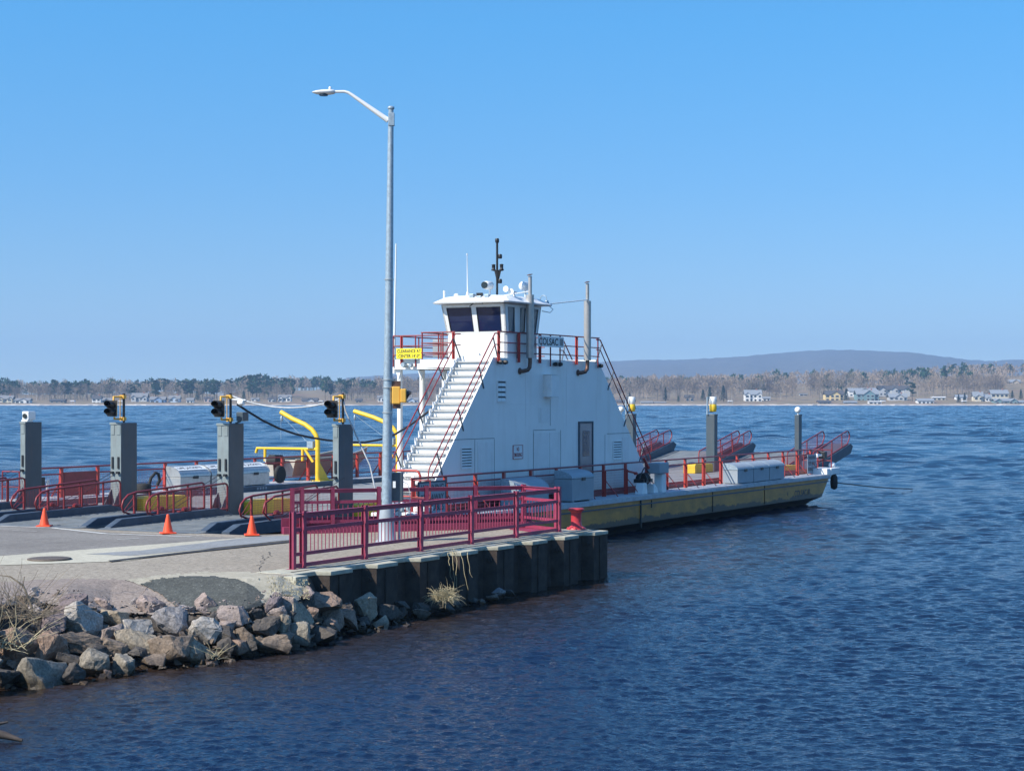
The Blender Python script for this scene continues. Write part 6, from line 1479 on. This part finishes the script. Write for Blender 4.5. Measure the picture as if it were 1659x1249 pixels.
PINES = [(1478,617,1335,'broad dark pine in front of the three-gabled house'),(1530,592,1700,'pine on the right-hand ridge, left one of four'),(1545,588,1700,'pine on the right-hand ridge, second of four'),(1560,586,1700,'tallest pine on the right-hand ridge'),(1574,590,1700,'pine on the right-hand ridge, right one of four'),
(396,608,1480,'pine at the left of the dark knoll above the shore'),(406,605,1480,'pine on the dark knoll, second from the left'),(416,603.5,1480,'topmost pine of the dark knoll'),(428,608,1480,'pine just right of the topmost one on the knoll'),(441,611,1480,'pine on the right flank of the dark knoll'),(452,611,1480,'pine beside the brown field, third from it'),(463,611,1480,'pine beside the brown field, second from it'),(473,612,1480,'pine standing against the brown field'),
(527,615,1380,'tall pine right of the brown field'),(536,619,1380,'leaner pine just right of the tall one by the field'),(553,615,1400,'tall dark pine left of the fourth signal'),(563,614,1400,'tall dark pine nearest the fourth signal'),(607,618,1400,'round-topped pine left of the lamp post'),
(268,611,1470,'tall pine on the skyline left of the third signal'),(290,614,1470,'pine on the skyline above the pale blue house'),(252,614,1470,'pine on the skyline behind the blue-grey house'),(236,616,1470,'pine on the skyline behind the second signal'),(140,613,1500,'pine on the skyline above the narrow tall white house'),(88,613,1500,'pine on the skyline above the low bungalow'),(20,615,1480,'pine on the skyline above the cottage at far left'),(372,612,1470,'pine on the skyline above the third signal'),(350,614,1470,'pine on the skyline just left of the third signal'),(312,613,1470,'pine on the skyline above the tiny white cottage')]
for px, yt, Y, lbl in PINES:
    z1 = EYE+(HOR-yt)*Y/F_PX; h = z1-ground_h(px, Y)+.2; tree('pine', rnd.randrange(2), px, Y, max(6,h), lbl, None, rnd)
cnt = 0
bands = [(1322,1345,8,13),(1355,1390,11,16),(1400,1440,12,17)]
for b_, (Ya, Yb, ha, hb) in enumerate(bands):
    px = -60.0
    while px < 1700:
        px += rnd.uniform(4, 14) if b_ else rnd.uniform(12, 34)
        if 712 < px < 985: continue
        Y = rnd.uniform(Ya, Yb)
        if blocked(px, Y, 3 if b_ else 5): continue
        h = rnd.uniform(ha, hb); top_ = EYE+(HOR-lerpt(ENV, px)-1)*Y/F_PX; h = min(h, top_-ground_h(px, Y)+2)
        if h < 5: continue
        if px < 640 and b_:
            if rnd.random() < .36:
                tree('pine', rnd.randrange(2), px, Y, max(7, h*.97), 'dark pine '+zone(px), 'pines '+zone(px), rnd); continue
            h *= .76
        v = rnd.choice([0,1,2,3,0,1,2,3,4]); tree('bare', v, px, Y, h, ('pale-barked' if v == 4 else 'grey-brown')+' bare tree '+zone(px), 'bare trees '+zone(px), rnd); cnt += 1
        if cnt >= 255: break
    if cnt >= 255: break
print('bare trees', cnt)
# the wood behind, which reads as one mass
mbw = MB()
for i in range(2020):
    px = rnd.uniform(-180, 1800)
    if i >= 1500: px = rnd.uniform(468, 532)
    if i >= 1620: px = rnd.choice([rnd.uniform(-800, -100), rnd.uniform(1720, 2450)])
    if 720 < px < 975 and rnd.random() < .8: continue
    Y = rnd.uniform(1430, 1830) if i < 1500 or i >= 1620 else rnd.uniform(1765, 1850)
    if FLD[0]-1 < px < FLD[1]+1 and Y < 1762: continue
    if blocked(px, Y, 0): continue
    g = ground_h(px, Y); h = rnd.uniform(9, 15); X = (px-CX)*Y/F_PX; top_ = EYE+(HOR-lerpt(ENV, px))*Y/F_PX; h = min(h, top_-g+rnd.gauss(-1.4,1.6))
    if h < 4: continue
    w_ = rnd.uniform(3.0,5.0); ev = rnd.random() < ((.30 if px < 640 else .10)+.30*(mn.noise(Vector((px*.012, Y*.004, 7))) > .10)); mbw.cur = 1 if ev else 0
    mbw.tube([(X,Y,g-.5),(X,Y,g+h*.6)], .16, 3, cap=False)
    for k in range(64):
        a = rnd.uniform(0,6.28); ph = rnd.uniform(-1.0,1.5); R_ = rnd.uniform(.55,1.02)
        p = Vector((X+math.cos(a)*math.cos(ph)*w_*R_, Y+math.sin(a)*math.cos(ph)*w_*R_, g+h*.62+math.sin(ph)*h*.38*R_))
        d = Vector((rnd.gauss(0,.5),rnd.gauss(0,.5),1)).normalized(); s_ = d.cross(Vector((rnd.gauss(0,1),rnd.gauss(0,1),.1))).normalized(); ln = rnd.uniform(1.0,2.4); wd = rnd.uniform(.14,.34) if not ev else rnd.uniform(.6,1.1)
        mbw.face([p-s_*wd, p+s_*wd, p+d*ln+s_*wd*.3, p+d*ln-s_*wd*.3])
tag(mbw.build('woodland', [TW, PF]), 'grey-brown leafless woods with scattered evergreens covering the rise behind the far shore', 'woods', kind='stuff')
# ------------------------------------------------------------------ haze
mb = MB(); mb.box(-3400, 3400, -80, 6100, -8, 190)
hm = bpy.data.materials.new('haze'); hm.use_nodes = True; t = hm.node_tree; t.nodes.remove(t.nodes['Principled BSDF'])
pv = t.nodes.new('ShaderNodeVolumePrincipled'); pv.inputs['Color'].default_value = (.42,.68,1,1); pv.inputs['Density'].default_value = 1.9e-4; pv.inputs['Anisotropy'].default_value = .1
t.links.new(pv.outputs[0], t.nodes['Material Output'].inputs['Volume'])
tag(mb.build('haze', hm), 'thin blue haze over the lake', 'haze', kind='stuff')
